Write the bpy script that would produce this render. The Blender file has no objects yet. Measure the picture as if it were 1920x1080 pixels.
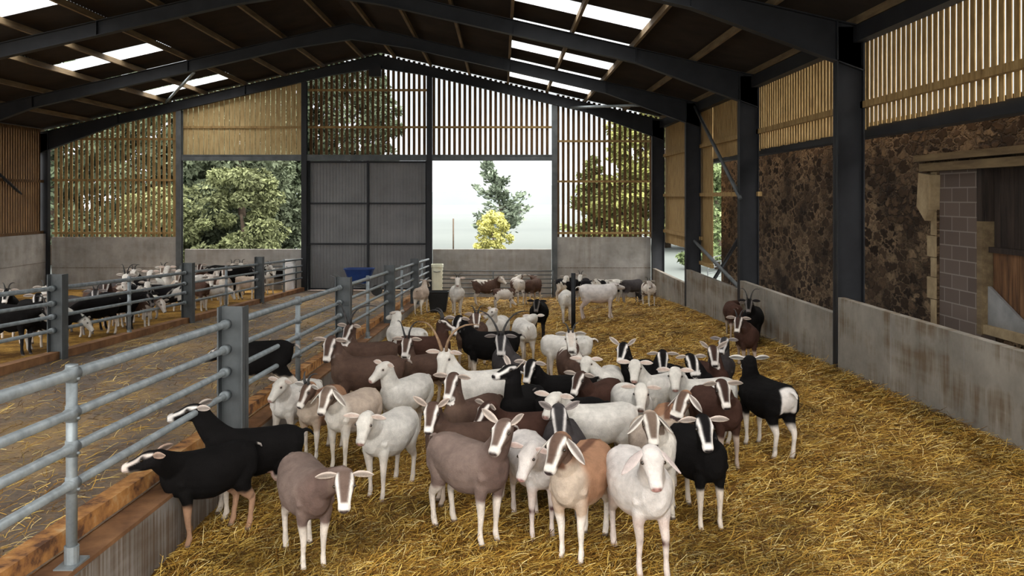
import bpy, math, random
import numpy as np
from mathutils import Vector, Matrix
R = math.radians
random.seed(7)
rng = np.random.default_rng(11)
SC = bpy.context.scene
COL = SC.collection

# ------------------------------------------------------------------ camera
F = 1620.0            # focal length in pixels of the 1920 px wide frame
CU, CV = 940.0, 370.0 # vanishing point of the barn axis
EYE = 2.88
cam_d = bpy.data.cameras.new('camera')
cam = bpy.data.objects.new('camera', cam_d)
COL.objects.link(cam)
cam.location = (0, 0, EYE)
cam.rotation_euler = (R(90), 0, 0)
cam_d.sensor_width = 36
cam_d.lens = F / 1920 * 36
cam_d.shift_x = (960 - CU) / 1920
cam_d.shift_y = -(540 - CV) / 1920
cam_d.clip_end = 4000
cam_d.clip_start = 0.05
SC.camera = cam

# ------------------------------------------------------------------ sky and sun
w = bpy.data.worlds.new('overcast_sky')
SC.world = w
w.use_nodes = True
nt = w.node_tree
for n in list(nt.nodes): nt.nodes.remove(n)
o_ = nt.nodes.new('ShaderNodeOutputWorld')
bg = nt.nodes.new('ShaderNodeBackground')
tc = nt.nodes.new('ShaderNodeTexCoord')
sp = nt.nodes.new('ShaderNodeSeparateXYZ')
mr = nt.nodes.new('ShaderNodeMapRange')
mr.interpolation_type = 'SMOOTHSTEP'
mr.inputs['From Min'].default_value = 0.12     # pale horizon beyond the gable
mr.inputs['From Max'].default_value = -0.80    # brighter overcast overhead and behind
mr.inputs['To Min'].default_value = 0.0
mr.inputs['To Max'].default_value = 1.0
m1 = nt.nodes.new('ShaderNodeMath'); m1.operation = 'MULTIPLY'; m1.inputs[1].default_value = 0.2
m2 = nt.nodes.new('ShaderNodeMath'); m2.operation = 'MULTIPLY_ADD'; m2.inputs[1].default_value = -0.9
m3 = nt.nodes.new('ShaderNodeMapRange'); m3.inputs['To Min'].default_value = 0.84; m3.inputs['To Max'].default_value = 11.0
mc = nt.nodes.new('ShaderNodeMix'); mc.data_type = 'RGBA'
mc.inputs[6].default_value = (0.93, 0.98, 1.0, 1); mc.inputs[7].default_value = (1.0, 0.965, 0.92, 1)
nt.links.new(tc.outputs['Generated'], sp.inputs[0])
nt.links.new(sp.outputs['Y'], m1.inputs[0])
nt.links.new(sp.outputs['Z'], m2.inputs[0]); nt.links.new(m1.outputs[0], m2.inputs[2])
nt.links.new(m2.outputs[0], mr.inputs['Value'])
nt.links.new(mr.outputs[0], m3.inputs['Value'])
nt.links.new(mr.outputs[0], mc.inputs['Factor'])
nt.links.new(m3.outputs[0], bg.inputs['Strength'])
nt.links.new(mc.outputs[2], bg.inputs['Color'])
nt.links.new(bg.outputs[0], o_.inputs['Surface'])

sd = bpy.data.lights.new('sun', 'SUN')
sd.energy = 1.1
sd.angle = R(50)
sd.color = (1.0, 0.95, 0.88)
sun = bpy.data.objects.new('sun', sd)
COL.objects.link(sun)
sun.rotation_euler = (R(54), 0, R(20))   # high behind the camera, through the open barn end

vs = SC.view_settings
vs.view_transform = 'Standard'
vs.look = 'None'
vs.exposure = -0.08
vs.gamma = 1.0
vs.use_curve_mapping = False

# ------------------------------------------------------------------ helpers
def at(u, v, Z):
    return Vector(((u - CU) * Z / F, Z, EYE - (v - CV) * Z / F))

def pen_z(y):
    return EYE + float(np.interp(y, [0, 6.5, 10, 14.7, 20.5, 26.5, 33], [-2.82, -2.85, -2.88, -3.0, -3.2, -3.43, -3.78]))
def pass_z(y):
    return EYE - 2.06 - 0.0445 * y
def roof_z(x):
    return EYE + 5.5 - 0.23 * abs(x + 4.6)

def tag(o, label=None, cat=None, group=None, kind=None):
    if label: o['label'] = label
    if cat: o['category'] = cat
    if group: o['group'] = group
    if kind: o['kind'] = kind
    return o

def empty(name, loc=(0, 0, 0), rz=0.0, label=None, cat=None, group=None, kind=None):
    o = bpy.data.objects.new(name, None)
    o.empty_display_size = 0.2
    COL.objects.link(o)
    o.location = loc
    o.rotation_euler = (0, 0, rz)
    return tag(o, label, cat, group, kind)

class MB:
    """collects shapes (in world space) into ONE mesh"""
    def __init__(s):
        s.v = []; s.f = []
    def add(s, vs_, fs_):
        b = len(s.v)
        s.v += [tuple(p) for p in vs_]
        s.f += [tuple(i + b for i in f) for f in fs_]
        return s
    def box(s, x0, x1, y0, y1, z0, z1):
        return s.add([(x0,y0,z0),(x1,y0,z0),(x1,y1,z0),(x0,y1,z0),(x0,y0,z1),(x1,y0,z1),(x1,y1,z1),(x0,y1,z1)],
                     [(0,3,2,1),(4,5,6,7),(0,1,5,4),(1,2,6,5),(2,3,7,6),(3,0,4,7)])
    def beam(s, a, b, w_, h_, up=(0, 0, 1)):
        a = Vector(a); b = Vector(b)
        t = (b - a).normalized(); up = Vector(up)
        sd_ = t.cross(up).normalized(); u = sd_.cross(t).normalized()
        P = []
        for c in (a, b):
            for i, j in ((-1,-1),(1,-1),(1,1),(-1,1)):
                P.append(c + sd_ * (i * w_ / 2) + u * (j * h_ / 2))
        return s.add(P, [(0,3,2,1),(4,5,6,7),(0,1,5,4),(1,2,6,5),(2,3,7,6),(3,0,4,7)])
    def tube(s, pts, r, n=10, caps=True):
        pts = [Vector(p) for p in pts]
        rs = r if isinstance(r, (list, tuple)) else [r] * len(pts)
        P = []; Fc = []
        ref = Vector((0, 0, 1))
        t0 = (pts[1] - pts[0]).normalized()
        if abs(t0.z) > 0.9: ref = Vector((0, 1, 0))
        for i, p in enumerate(pts):
            t = (pts[min(i + 1, len(pts) - 1)] - pts[max(i - 1, 0)]).normalized()
            sd_ = t.cross(ref).normalized(); u = sd_.cross(t)
            for k in range(n):
                a = 2 * math.pi * k / n
                P.append(p + sd_ * (math.cos(a) * rs[i]) + u * (math.sin(a) * rs[i]))
        for i in range(len(pts) - 1):
            for k in range(n):
                Fc.append((i*n+k, i*n+(k+1) % n, (i+1)*n+(k+1) % n, (i+1)*n+k))
        if caps:
            Fc.append(tuple(range(n - 1, -1, -1)))
            Fc.append(tuple((len(pts)-1)*n + k for k in range(n)))
        return s.add(P, Fc)
    def prism(s, poly, axis, a0, a1):
        """poly: 2-D outline; axis 'y': (x,z) outline pushed from y=a0 to a1; 'x': (y,z)"""
        n = len(poly); P = []
        for a in (a0, a1):
            for p in poly:
                P.append((p[0], a, p[1]) if axis == 'y' else ((a, p[0], p[1]) if axis == 'x' else (p[0], p[1], a)))
        Fc = [tuple(range(n)), tuple(range(2*n-1, n-1, -1))]
        for i in range(n):
            j = (i + 1) % n
            Fc.append((i, i+n, j+n, j))
        return s.add(P, Fc)
    def build(s, name, mat, parent=None, smooth=False, fix=True):
        me = bpy.data.meshes.new(name)
        me.from_pydata(s.v, [], s.f)
        if fix:
            import bmesh
            bm = bmesh.new(); bm.from_mesh(me)
            bmesh.ops.recalc_face_normals(bm, faces=bm.faces)
            bm.to_mesh(me); bm.free()
        me.materials.append(mat)
        if smooth:
            me.polygons.foreach_set('use_smooth', [True] * len(me.polygons))
        o = bpy.data.objects.new(name, me)
        COL.objects.link(o)
        if parent is not None:
            o.parent = parent
            M = Matrix.LocRotScale(parent.location, parent.rotation_euler, (1, 1, 1)).inverted()
            me.transform(M)
        return o

# ------------------------------------------------------------------ materials
def nodes(name):
    m = bpy.data.materials.new(name); m.use_nodes = True
    t = m.node_tree
    b = t.nodes['Principled BSDF']
    return m, t, b
def N(t, kind, **kw):
    n = t.nodes.new(kind)
    for k, v in kw.items():
        if k in n.inputs: n.inputs[k].default_value = v
        else: setattr(n, k, v)
    return n
def ramp(t, stops):
    n = t.nodes.new('ShaderNodeValToRGB')
    while len(n.color_ramp.elements) > 1: n.color_ramp.elements.remove(n.color_ramp.elements[0])
    n.color_ramp.elements[0].position = stops[0][0]; n.color_ramp.elements[0].color = (*stops[0][1], 1)
    for p, c in stops[1:]:
        e = n.color_ramp.elements.new(p); e.color = (*c, 1)
    return n
def noisy(name, stops, scale=3.0, rough=0.8, metal=0.0, bump=0.0, bscale=None, stretch=(1, 1, 1), detail=6, spec=0.3):
    m, t, b = nodes(name)
    tcn = N(t, 'ShaderNodeTexCoord'); mp = N(t, 'ShaderNodeMapping'); mp.inputs['Scale'].default_value = stretch
    t.links.new(tcn.outputs['Object'], mp.inputs[0])
    nz = N(t, 'ShaderNodeTexNoise', Scale=scale, Detail=detail, Roughness=0.6)
    t.links.new(mp.outputs[0], nz.inputs['Vector'])
    r = ramp(t, stops); t.links.new(nz.outputs['Fac'], r.inputs[0]); t.links.new(r.outputs[0], b.inputs['Base Color'])
    b.inputs['Roughness'].default_value = rough; b.inputs['Metallic'].default_value = metal
    b.inputs['Specular IOR Level'].default_value = spec
    if bump:
        n2 = N(t, 'ShaderNodeTexNoise', Scale=bscale or scale * 6, Detail=6)
        t.links.new(mp.outputs[0], n2.inputs['Vector'])
        bp = N(t, 'ShaderNodeBump', Strength=bump, Distance=0.02)
        t.links.new(n2.outputs['Fac'], bp.inputs['Height']); t.links.new(bp.outputs[0], b.inputs['Normal'])
    return m
def g3(v): return (v, v, v)

M_steel = noisy('galvanised_grey_steel', [(0.3, (0.060, 0.066, 0.068)), (0.7, (0.115, 0.122, 0.124))], 2.5, 0.6, 0.2)
M_frame = noisy('dark_steel_frame', [(0.3, (0.010, 0.010, 0.012)), (0.7, (0.020, 0.021, 0.024))], 2.0, 0.6, 0.1)
M_galv = noisy('galvanised_tube', [(0.3, (0.17, 0.19, 0.20)), (0.7, (0.29, 0.32, 0.33))], 9, 0.5, 0.4, bump=0.05)
M_wood = noisy('rough_larch_board', [(0.25, (0.13, 0.075, 0.026)), (0.5, (0.29, 0.185, 0.072)), (0.8, (0.43, 0.30, 0.135))], 3.0, 0.85, bump=0.3, stretch=(5, 5, 0.7))
M_woodlt = noisy('pale_new_larch_board', [(0.25, (0.22, 0.14, 0.055)), (0.5, (0.42, 0.30, 0.135)), (0.8, (0.56, 0.43, 0.23))], 3.0, 0.85, bump=0.3, stretch=(5, 5, 0.7))  # paler board tone used over the left gable opening
M_wooddk = noisy('aged_brown_board', [(0.25, (0.045, 0.022, 0.009)), (0.6, (0.12, 0.062, 0.022)), (0.85, (0.20, 0.115, 0.04))], 3.0, 0.85, bump=0.3, stretch=(5, 5, 0.7))  # also carries the painted silhouette tone of the right-hand gable slats
M_purlin = noisy('sawn_pine_purlin', [(0.3, (0.085, 0.055, 0.028)), (0.7, (0.19, 0.135, 0.07))], 2.5, 0.8, stretch=(4, 0.6, 4), bump=0.1)
M_conc = None
def concrete(name, base=(0.23, 0.208, 0.175), stain=(0.11, 0.07, 0.035), streak=(6, 6, 0.6), amount=1.0):
    m, t, b = nodes(name)
    tcn = N(t, 'ShaderNodeTexCoord')
    n1 = N(t, 'ShaderNodeTexNoise', Scale=1.3, Detail=8, Roughness=0.65); t.links.new(tcn.outputs['Object'], n1.inputs['Vector'])
    r1 = ramp(t, [(0.3, tuple(c * 0.68 for c in base)), (0.7, tuple(c * 1.22 for c in base))]); t.links.new(n1.outputs['Fac'], r1.inputs[0])
    mp = N(t, 'ShaderNodeMapping'); mp.inputs['Scale'].default_value = streak; t.links.new(tcn.outputs['Object'], mp.inputs[0])
    n2 = N(t, 'ShaderNodeTexNoise', Scale=1.0, Detail=5, Roughness=0.6); t.links.new(mp.outputs[0], n2.inputs['Vector'])
    mp3 = N(t, 'ShaderNodeMapping'); mp3.inputs['Scale'].default_value = (0.35, 0.35, 2.2); t.links.new(tcn.outputs['Object'], mp3.inputs[0])
    n3 = N(t, 'ShaderNodeTexNoise', Scale=1.1, Detail=4, Roughness=0.55); t.links.new(mp3.outputs[0], n3.inputs['Vector'])
    mul = N(t, 'ShaderNodeMath', operation='MULTIPLY'); t.links.new(n2.outputs['Fac'], mul.inputs[0]); t.links.new(n3.outputs['Fac'], mul.inputs[1])
    r2 = ramp(t, [(0.235, g3(0.0)), (0.36, g3(0.75 * amount))]); t.links.new(mul.outputs[0], r2.inputs[0])
    mx = N(t, 'ShaderNodeMix', data_type='RGBA')
    t.links.new(r2.outputs[0], mx.inputs['Factor']); t.links.new(r1.outputs[0], mx.inputs[6]); mx.inputs[7].default_value = (*stain, 1)
    t.links.new(mx.outputs[2], b.inputs['Base Color']); b.inputs['Roughness'].default_value = 0.9; b.inputs['Specular IOR Level'].default_value = 0.15
    n4 = N(t, 'ShaderNodeTexNoise', Scale=28, Detail=5); t.links.new(tcn.outputs['Object'], n4.inputs['Vector'])
    bp = N(t, 'ShaderNodeBump', Strength=0.25, Distance=0.01); t.links.new(n4.outputs['Fac'], bp.inputs['Height']); t.links.new(bp.outputs[0], b.inputs['Normal'])
    return m
M_conc = concrete('stained_concrete')
M_conc2 = concrete('pale_panel_concrete', (0.33, 0.31, 0.285), (0.17, 0.14, 0.11), amount=0.5)
M_pit = concrete('ribbed_pit_concrete', (0.24, 0.215, 0.19), (0.10, 0.06, 0.03), streak=(30, 30, 0.5))
M_yellow = noisy('worn_orange_kerb_paint', [(0.38, (0.10, 0.045, 0.022)), (0.46, (0.30, 0.135, 0.045)), (0.56, (0.45, 0.21, 0.06)), (0.68, (0.52, 0.34, 0.17))], 5.5, 0.85, bump=0.2)
M_kerb2 = noisy('rusty_brown_kerb', [(0.3, (0.11, 0.05, 0.022)), (0.7, (0.28, 0.14, 0.06))], 3.0, 0.9, bump=0.2)
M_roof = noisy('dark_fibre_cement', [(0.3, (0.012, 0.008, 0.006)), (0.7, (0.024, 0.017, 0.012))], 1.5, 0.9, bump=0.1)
M_door = noisy('grey_sheet_steel', [(0.3, (0.145, 0.143, 0.142)), (0.7, (0.20, 0.198, 0.195))], 1.2, 0.6, 0.2)
M_blue = noisy('blue_plastic', [(0.3, (0.006, 0.025, 0.11)), (0.7, (0.010, 0.042, 0.17))], 3, 0.45)
M_black = noisy('black_plastic', [(0.3, g3(0.008)), (0.7, g3(0.016))], 3, 0.5)
M_whitep = noisy('white_plastic', [(0.3, g3(0.65)), (0.7, g3(0.78))], 3, 0.5)
M_cream = noisy('cream_plastic', [(0.3, (0.62, 0.62, 0.48)), (0.7, (0.74, 0.74, 0.58))], 3, 0.5)

def m_straw():
    m, t, b = nodes('trodden_straw')
    tcn = N(t, 'ShaderNodeTexCoord')
    mp = N(t, 'ShaderNodeMapping'); mp.inputs['Scale'].default_value = (1.0, 1.0, 1.0); t.links.new(tcn.outputs['Object'], mp.inputs[0])
    n1 = N(t, 'ShaderNodeTexNoise', Scale=14.0, Detail=8, Roughness=0.75, Distortion=1.6); t.links.new(mp.outputs[0], n1.inputs['Vector'])
    n2 = N(t, 'ShaderNodeTexNoise', Scale=1.4, Detail=7, Roughness=0.65); t.links.new(mp.outputs[0], n2.inputs['Vector'])
    r1 = ramp(t, [(0.28, (0.10, 0.045, 0.012)), (0.42, (0.27, 0.14, 0.030)), (0.58, (0.46, 0.27, 0.062)), (0.78, (0.62, 0.41, 0.13))])
    t.links.new(n1.outputs['Fac'], r1.inputs[0])
    r2 = ramp(t, [(0.36, (0.30, 0.25, 0.20)), (0.58, (1.0, 1.0, 1.0))]); t.links.new(n2.outputs['Fac'], r2.inputs[0])
    mx = N(t, 'ShaderNodeMix', data_type='RGBA', blend_type='MULTIPLY'); mx.inputs['Factor'].default_value = 1.0
    t.links.new(r1.outputs[0], mx.inputs[6]); t.links.new(r2.outputs[0], mx.inputs[7]); t.links.new(mx.outputs[2], b.inputs['Base Color'])
    b.inputs['Roughness'].default_value = 0.9; b.inputs['Specular IOR Level'].default_value = 0.1
    bp = N(t, 'ShaderNodeBump', Strength=0.8, Distance=0.03); t.links.new(n1.outputs['Fac'], bp.inputs['Height']); t.links.new(bp.outputs[0], b.inputs['Normal'])
    return m
M_straw = m_straw()
def m_pass():
    m, t, b = nodes('mucky_passage_concrete')
    tcn = N(t, 'ShaderNodeTexCoord')
    mp = N(t, 'ShaderNodeMapping'); mp.inputs['Scale'].default_value = (1.0, 0.45, 1.0); t.links.new(tcn.outputs['Object'], mp.inputs[0])
    n1 = N(t, 'ShaderNodeTexNoise', Scale=0.9, Detail=9, Roughness=0.72); t.links.new(mp.outputs[0], n1.inputs['Vector'])
    r1 = ramp(t, [(0.34, (0.11, 0.076, 0.054)), (0.50, (0.19, 0.14, 0.10)), (0.57, (0.29, 0.19, 0.095)), (0.70, (0.40, 0.26, 0.11))]); t.links.new(n1.outputs['Fac'], r1.inputs[0])
    n2 = N(t, 'ShaderNodeTexNoise', Scale=22, Detail=8, Roughness=0.8); t.links.new(tcn.outputs['Object'], n2.inputs['Vector'])
    r2 = ramp(t, [(0.35, g3(0.55)), (0.65, g3(1.25))]); t.links.new(n2.outputs['Fac'], r2.inputs[0])
    mx = N(t, 'ShaderNodeMix', data_type='RGBA', blend_type='MULTIPLY'); mx.inputs['Factor'].default_value = 1.0
    t.links.new(r1.outputs[0], mx.inputs[6]); t.links.new(r2.outputs[0], mx.inputs[7]); t.links.new(mx.outputs[2], b.inputs['Base Color'])
    b.inputs['Roughness'].default_value = 0.85
    bp = N(t, 'ShaderNodeBump', Strength=0.5, Distance=0.02); t.links.new(n2.outputs['Fac'], bp.inputs['Height']); t.links.new(bp.outputs[0], b.inputs['Normal'])
    return m
M_pass = m_pass()
def m_attr(name, rough=0.85, trans=0.0, var=0.25, nscale=40.0, sheen=0.0, bump=0.0):
    m, t, b = nodes(name)
    a = N(t, 'ShaderNodeAttribute'); a.attribute_name = 'Col'
    tcn = N(t, 'ShaderNodeTexCoord')
    n1 = N(t, 'ShaderNodeTexNoise', Scale=nscale, Detail=5, Roughness=0.7); t.links.new(tcn.outputs['Object'], n1.inputs['Vector'])
    r1 = ramp(t, [(0.3, g3(1 - var)), (0.7, g3(1 + var * 0.45))]); t.links.new(n1.outputs['Fac'], r1.inputs[0])
    mx = N(t, 'ShaderNodeMix', data_type='RGBA', blend_type='MULTIPLY'); mx.inputs['Factor'].default_value = 1.0
    t.links.new(a.outputs['Color'], mx.inputs[6]); t.links.new(r1.outputs[0], mx.inputs[7]); t.links.new(mx.outputs[2], b.inputs['Base Color'])
    b.inputs['Roughness'].default_value = rough; b.inputs['Specular IOR Level'].default_value = 0.15
    if sheen: b.inputs['Sheen Weight'].default_value = sheen; b.inputs['Sheen Roughness'].default_value = 0.6
    if bump:
        n2 = N(t, 'ShaderNodeTexNoise', Scale=90.0, Detail=4); t.links.new(tcn.outputs['Object'], n2.inputs['Vector'])
        bp = N(t, 'ShaderNodeBump', Strength=bump, Distance=0.006); t.links.new(n2.outputs['Fac'], bp.inputs['Height']); t.links.new(bp.outputs[0], b.inputs['Normal'])
    return m
M_coat = m_attr('goat_coat', 0.9, var=0.30, nscale=7.0, bump=0.8)
M_coat.node_tree.nodes['Principled BSDF'].inputs['Specular IOR Level'].default_value = 0.06
M_strand = m_attr('straw_strands', 0.6, var=0.2)
M_leaf = m_attr('foliage', 0.7, var=0.3, nscale=2.0)
M_eye = noisy('dark_amber_eye', [(0.4, (0.010, 0.006, 0.003)), (0.6, (0.03, 0.018, 0.006))], 20, 0.15, spec=0.6)
M_hornd = noisy('dark_grey_horn', [(0.3, (0.018, 0.017, 0.018)), (0.7, (0.07, 0.065, 0.062))], 20, 0.5, bump=0.4, bscale=60)
M_hornt = noisy('tan_horn', [(0.3, (0.17, 0.095, 0.05)), (0.7, (0.38, 0.25, 0.15))], 20, 0.5, bump=0.4, bscale=60)
M_collar = noisy('orange_collar', [(0.3, (0.55, 0.16, 0.03)), (0.7, (0.70, 0.25, 0.06))], 10, 0.6)
M_tagy = noisy('yellow_ear_tag', [(0.3, (0.75, 0.45, 0.05)), (0.7, (0.85, 0.55, 0.08))], 10, 0.5)
M_tago = noisy('orange_ear_tag', [(0.3, (0.75, 0.22, 0.04)), (0.7, (0.85, 0.30, 0.06))], 10, 0.5)
M_grass = noisy('pale_meadow', [(0.3, (0.052, 0.062, 0.058)), (0.7, (0.080, 0.090, 0.084))], 0.02, 1.0, detail=10)
M_hill = noisy('wooded_hill', [(0.3, (0.018, 0.03, 0.026)), (0.7, (0.035, 0.05, 0.042))], 0.01, 1.0)
M_bark = noisy('bark', [(0.3, (0.05, 0.035, 0.025)), (0.7, (0.12, 0.09, 0.065))], 4, 0.95)
M_skyl = None
def m_skylight():
    m = bpy.data.materials.new('translucent_roof_sheet'); m.use_nodes = True
    t = m.node_tree
    for n in list(t.nodes): t.nodes.remove(n)
    o = N(t, 'ShaderNodeOutputMaterial'); a = N(t, 'ShaderNodeBsdfTranslucent'); b = N(t, 'ShaderNodeBsdfTransparent'); mx = N(t, 'ShaderNodeMixShader')
    a.inputs[0].default_value = (0.95, 0.97, 1, 1); b.inputs[0].default_value = (0.95, 0.97, 1, 1)
    mx.inputs[0].default_value = 0.25
    t.links.new(b.outputs[0], mx.inputs[1]); t.links.new(a.outputs[0], mx.inputs[2]); t.links.new(mx.outputs[0], o.inputs['Surface'])
    return m
M_skyl = m_skylight()
# ================================================================== THE BARN
FR = [-3.25, 2.7, 8.62, 14.6, 20.55, 26.5, 32.4]    # portal frames along the barn axis
XR, XL = 5.64, -16.96                   # inner faces of the side columns
H = EYE

# straw bed (floor of the goat pen)
def grid(name, xs, ys, zf, mat, parent=None):
    V = []; Fc = []
    nx, ny = len(xs), len(ys)
    for y in ys:
        for x in xs: V.append((x, y, zf(x, y)))
    for j in range(ny - 1):
        for i in range(nx - 1):
            a = j * nx + i
            Fc.append((a, a + 1, a + nx + 1, a + nx))
    mb = MB(); mb.v = V; mb.f = Fc
    return mb.build(name, mat, parent, smooth=True, fix=False)
ph = rng.uniform(0, 6.28, 24); fr = rng.uniform(1.0, 7.0, (24, 2)) * rng.choice([-1, 1], (24, 2))
def lumps(x, y):
    a = np.sin(fr[:, 0] * x + fr[:, 1] * y + ph)
    return float((a / (1 + 0.35 * np.hypot(fr[:, 0], fr[:, 1]))).sum()) * 0.0085
def bank(x):
    return 0.10 * max(0.0, (x - 4.9) / 0.75) ** 2
fl = grid('floor', list(np.linspace(-2.70, 5.70, 110)), list(np.linspace(-1.0, 32.75, 330)),
          lambda x, y: pen_z(y) - 0.02 + lumps(x, y) + bank(x), M_straw)
tag(fl, kind='structure')
ps = grid('floor', list(np.linspace(-7.45, -2.86, 40)), list(np.linspace(-1.0, 45, 160)),
          lambda x, y: pass_z(y) + 0.35 * lumps(x, y), M_pass)
tag(ps, kind='structure')
lp = grid('floor', list(np.linspace(-17.6, -7.40, 40)), list(np.linspace(-1.0, 32.75, 120)),
          lambda x, y: pass_z(y) + 0.04 + 0.6 * lumps(x, y), M_straw)
tag(lp, kind='structure')

# sunken edge: ribbed pit wall, ledge and worn orange kerb along the passage
def along(xa, xb, z0f, z1f, y0, y1, n=14):
    mb = MB()
    ys = np.linspace(y0, y1, n)
    P = []
    for y in ys:
        P += [(xa, y, z0f(y)), (xb, y, z0f(y)), (xb, y, z1f(y)), (xa, y, z1f(y))]
    Fc = []
    for i in range(n - 1):
        for k in range(4):
            a = i * 4 + k; b = i * 4 + (k + 1) % 4
            Fc.append((a, b, b + 4, a + 4))
    Fc.append((0, 3, 2, 1)); e = (n - 1) * 4; Fc.append((e, e + 1, e + 2, e + 3))
    return mb.add(P, Fc)
pit = empty('wall_pit', (-2.62, 6, pass_z(6)), kind='structure')
mbp = along(-2.89, -2.66, lambda y: pass_z(y) - 1.2, lambda y: pass_z(y) - 0.045, -1, 32.3)
mbp.build('pit_wall_face', M_pit, pit)
along(-2.89, -2.655, lambda y: pass_z(y) - 0.05, lambda y: pass_z(y) - 0.02, -1, 32.3).build('ledge', M_kerb2, pit)
along(-3.02, -2.88, lambda y: pass_z(y) - 0.3, lambda y: pass_z(y) + 0.12, -1, 32.3, 40).build('kerb', M_yellow, pit)
k2 = empty('wall_kerb', (-7.45, 14, pass_z(14)), kind='structure')
along(-7.55, -7.36, lambda y: pass_z(y) - 0.3, lambda y: pass_z(y) + 0.13, 9, 32.3, 30).build('kerb', M_kerb2, k2)

# right concrete wall, stepping down panel by panel
wr = empty('wall_right', (XR + 0.1, 15, pen_z(15)), kind='structure')
tops = [(-3.2, 8.5, -1.62), (8.56, 14.52, -1.68), (14.60, 20.47, -1.97), (20.55, 26.42, -2.2), (26.5, 32.3, -2.65)]
for (a, b, t) in tops:
    mb = MB()
    mb.box(XR + 0.01, XR + 0.13, a, b, pen_z(b) - 0.3, H + t)
    if a > 8: 
        zmid = H + t - 0.62
    mb.build('concrete_panel', M_conc, wr)
# panel joints (narrow dark gaps) as raised mortar lines
    for k in (1, 2):
        yy = a + (b - a) * k / 3
        MB().box(XR + 0.004, XR + 0.02, yy - 0.008, yy + 0.008, pen_z(b) - 0.3, H + t - 0.01).build('panel_joint', M_pit, wr)

# left concrete wall
wl = empty('wall_left', (XL - 0.2, 29, pass_z(29)), kind='structure')
MB().box(XL - 0.25, XL - 0.12, 20, 32.5, H - 3.9, H - 1.36).build('concrete_panel', M_conc2, wl)
MB().box(XL - 0.25, XL - 0.11, 20, 32.5, H - 2.44, H - 2.415).build('panel_joint', M_pit, wl)
def slats(xy, horizontal_axis, a0, a1, pitch, width, z0, ztop, mat, parent, thick=0.025, name='timber_cladding', jitter=0.0):
    mb = MB(); a = a0 + pitch * 0.5
    while a < a1 - width / 2:
        w2 = width / 2
        if horizontal_axis == 'x':
            zt = min(ztop(a - w2), ztop(a + w2))
            zz = z0 - random.uniform(0, 0.02)
            mb.box(a - w2, a + w2, xy, xy + thick, zz, zt)
        else:
            zt = ztop(a); zz = z0 - random.uniform(0, 0.02)
            mb.box(xy, xy + thick, a - w2, a + w2, zz, zt)
        a += pitch + random.uniform(-jitter, jitter)
    return mb.build(name, mat, parent, fix=False)
slats(XL - 0.30, 'y', 20, 32.4, 0.16, 0.128, H - 1.42, lambda a: roof_z(XL - 0.3) - 0.05, M_wooddk, wl)
for z in (0.6, -1.3):
    MB().box(XL - 0.27, XL - 0.19, 20, 32.4, H + z - 0.05, H + z + 0.05).build('girt', M_wooddk, wl)

# gable wall
YG = 32.70
wb = empty('wall_back', (0, YG, H - 3.8), kind='structure')
roofc = lambda a: roof_z(a) - 0.03
slats(YG, 'x', -16.96, -12.15, 0.195, 0.105, H - 1.55, roofc, M_wood, wb)
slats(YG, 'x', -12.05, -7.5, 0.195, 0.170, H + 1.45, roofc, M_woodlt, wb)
slats(YG, 'x', -7.3, -2.75, 0.195, 0.104, H + 1.45, roofc, M_wooddk, wb)  # slats of these three bays darkened in colour to stand as silhouettes
slats(YG, 'x', -2.65, 1.95, 0.195, 0.104, H + 1.45, roofc, M_wooddk, wb)
slats(YG, 'x', 2.05, 5.95, 0.195, 0.104, H - 1.55, roofc, M_wooddk, wb)
for (xa, xb, zs) in ((-16.96, -12.2, (2.2, 0.65, -1.35)), (-12.05, -7.5, (2.65,)), (-7.3, -2.8, (4.05, 2.65)), (-2.6, 1.95, (2.65,)), (2.1, 5.64, (2.12, 0.6, -1.35))):
    for z in zs:
        MB().box(xa, xb, YG - 0.09, YG - 0.005, H + z - 0.04, H + z + 0.04).build('girt', M_wood, wb)
MB().box(-16.96, -12.2, YG - 0.12, YG + 0.02, H - 3.95, H - 1.50).build('concrete_panel', M_conc2, wb)
MB().box(2.1, 5.64, YG - 0.12, YG + 0.02, H - 3.95, H - 1.50).build('concrete_panel', M_conc2, wb)
MB().box(-16.96, -12.2, YG - 0.13, YG - 0.11, H - 2.67, H - 2.64).build('panel_joint', M_pit, wb)
MB().box(2.1, 5.64, YG - 0.13, YG - 0.11, H - 2.67, H - 2.64).build('panel_joint', M_pit, wb)
for (xa, xb) in ((-12.0, -7.5), (-2.6, 1.9)):
    MB().box(xa, xb, YG + 0.05, YG + 0.2, H - 4.0, H - 1.97).build('concrete_panel', M_conc2, wb)
for x in (-12.1, -7.4, -2.7, 2.0):
    mb = MB(); zt = roof_z(x) - 0.5
    mb.box(x - 0.1, x + 0.1, YG - 0.33, YG - 0.315, H - 3.95, zt)
    mb.box(x - 0.1, x + 0.1, YG - 0.13, YG - 0.115, H - 3.95, zt)
    mb.box(x - 0.008, x + 0.008, YG - 0.315, YG - 0.13, H - 3.95, zt)
    mb.build('gable_post', M_steel if x in (-12.1, 2.0) else M_frame, wb)
lm = MB()
lm.box(-12.0, 1.9, YG - 0.30, YG - 0.12, H + 1.56, H + 1.60)
lm.box(-12.0, 1.9, YG - 0.28, YG - 0.26, H + 1.40, H + 1.57)
lm.box(-12.0, 1.9, YG - 0.30, YG - 0.12, H + 1.38, H + 1.41)
lm.build('lintel', M_steel, wb)
MB().box(-4.95, -4.50, YG - 0.45, YG - 0.2, roof_z(-4.7) - 0.95, roof_z(-4.7) - 0.55).build('apex_bracket', M_frame, wb)

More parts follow.
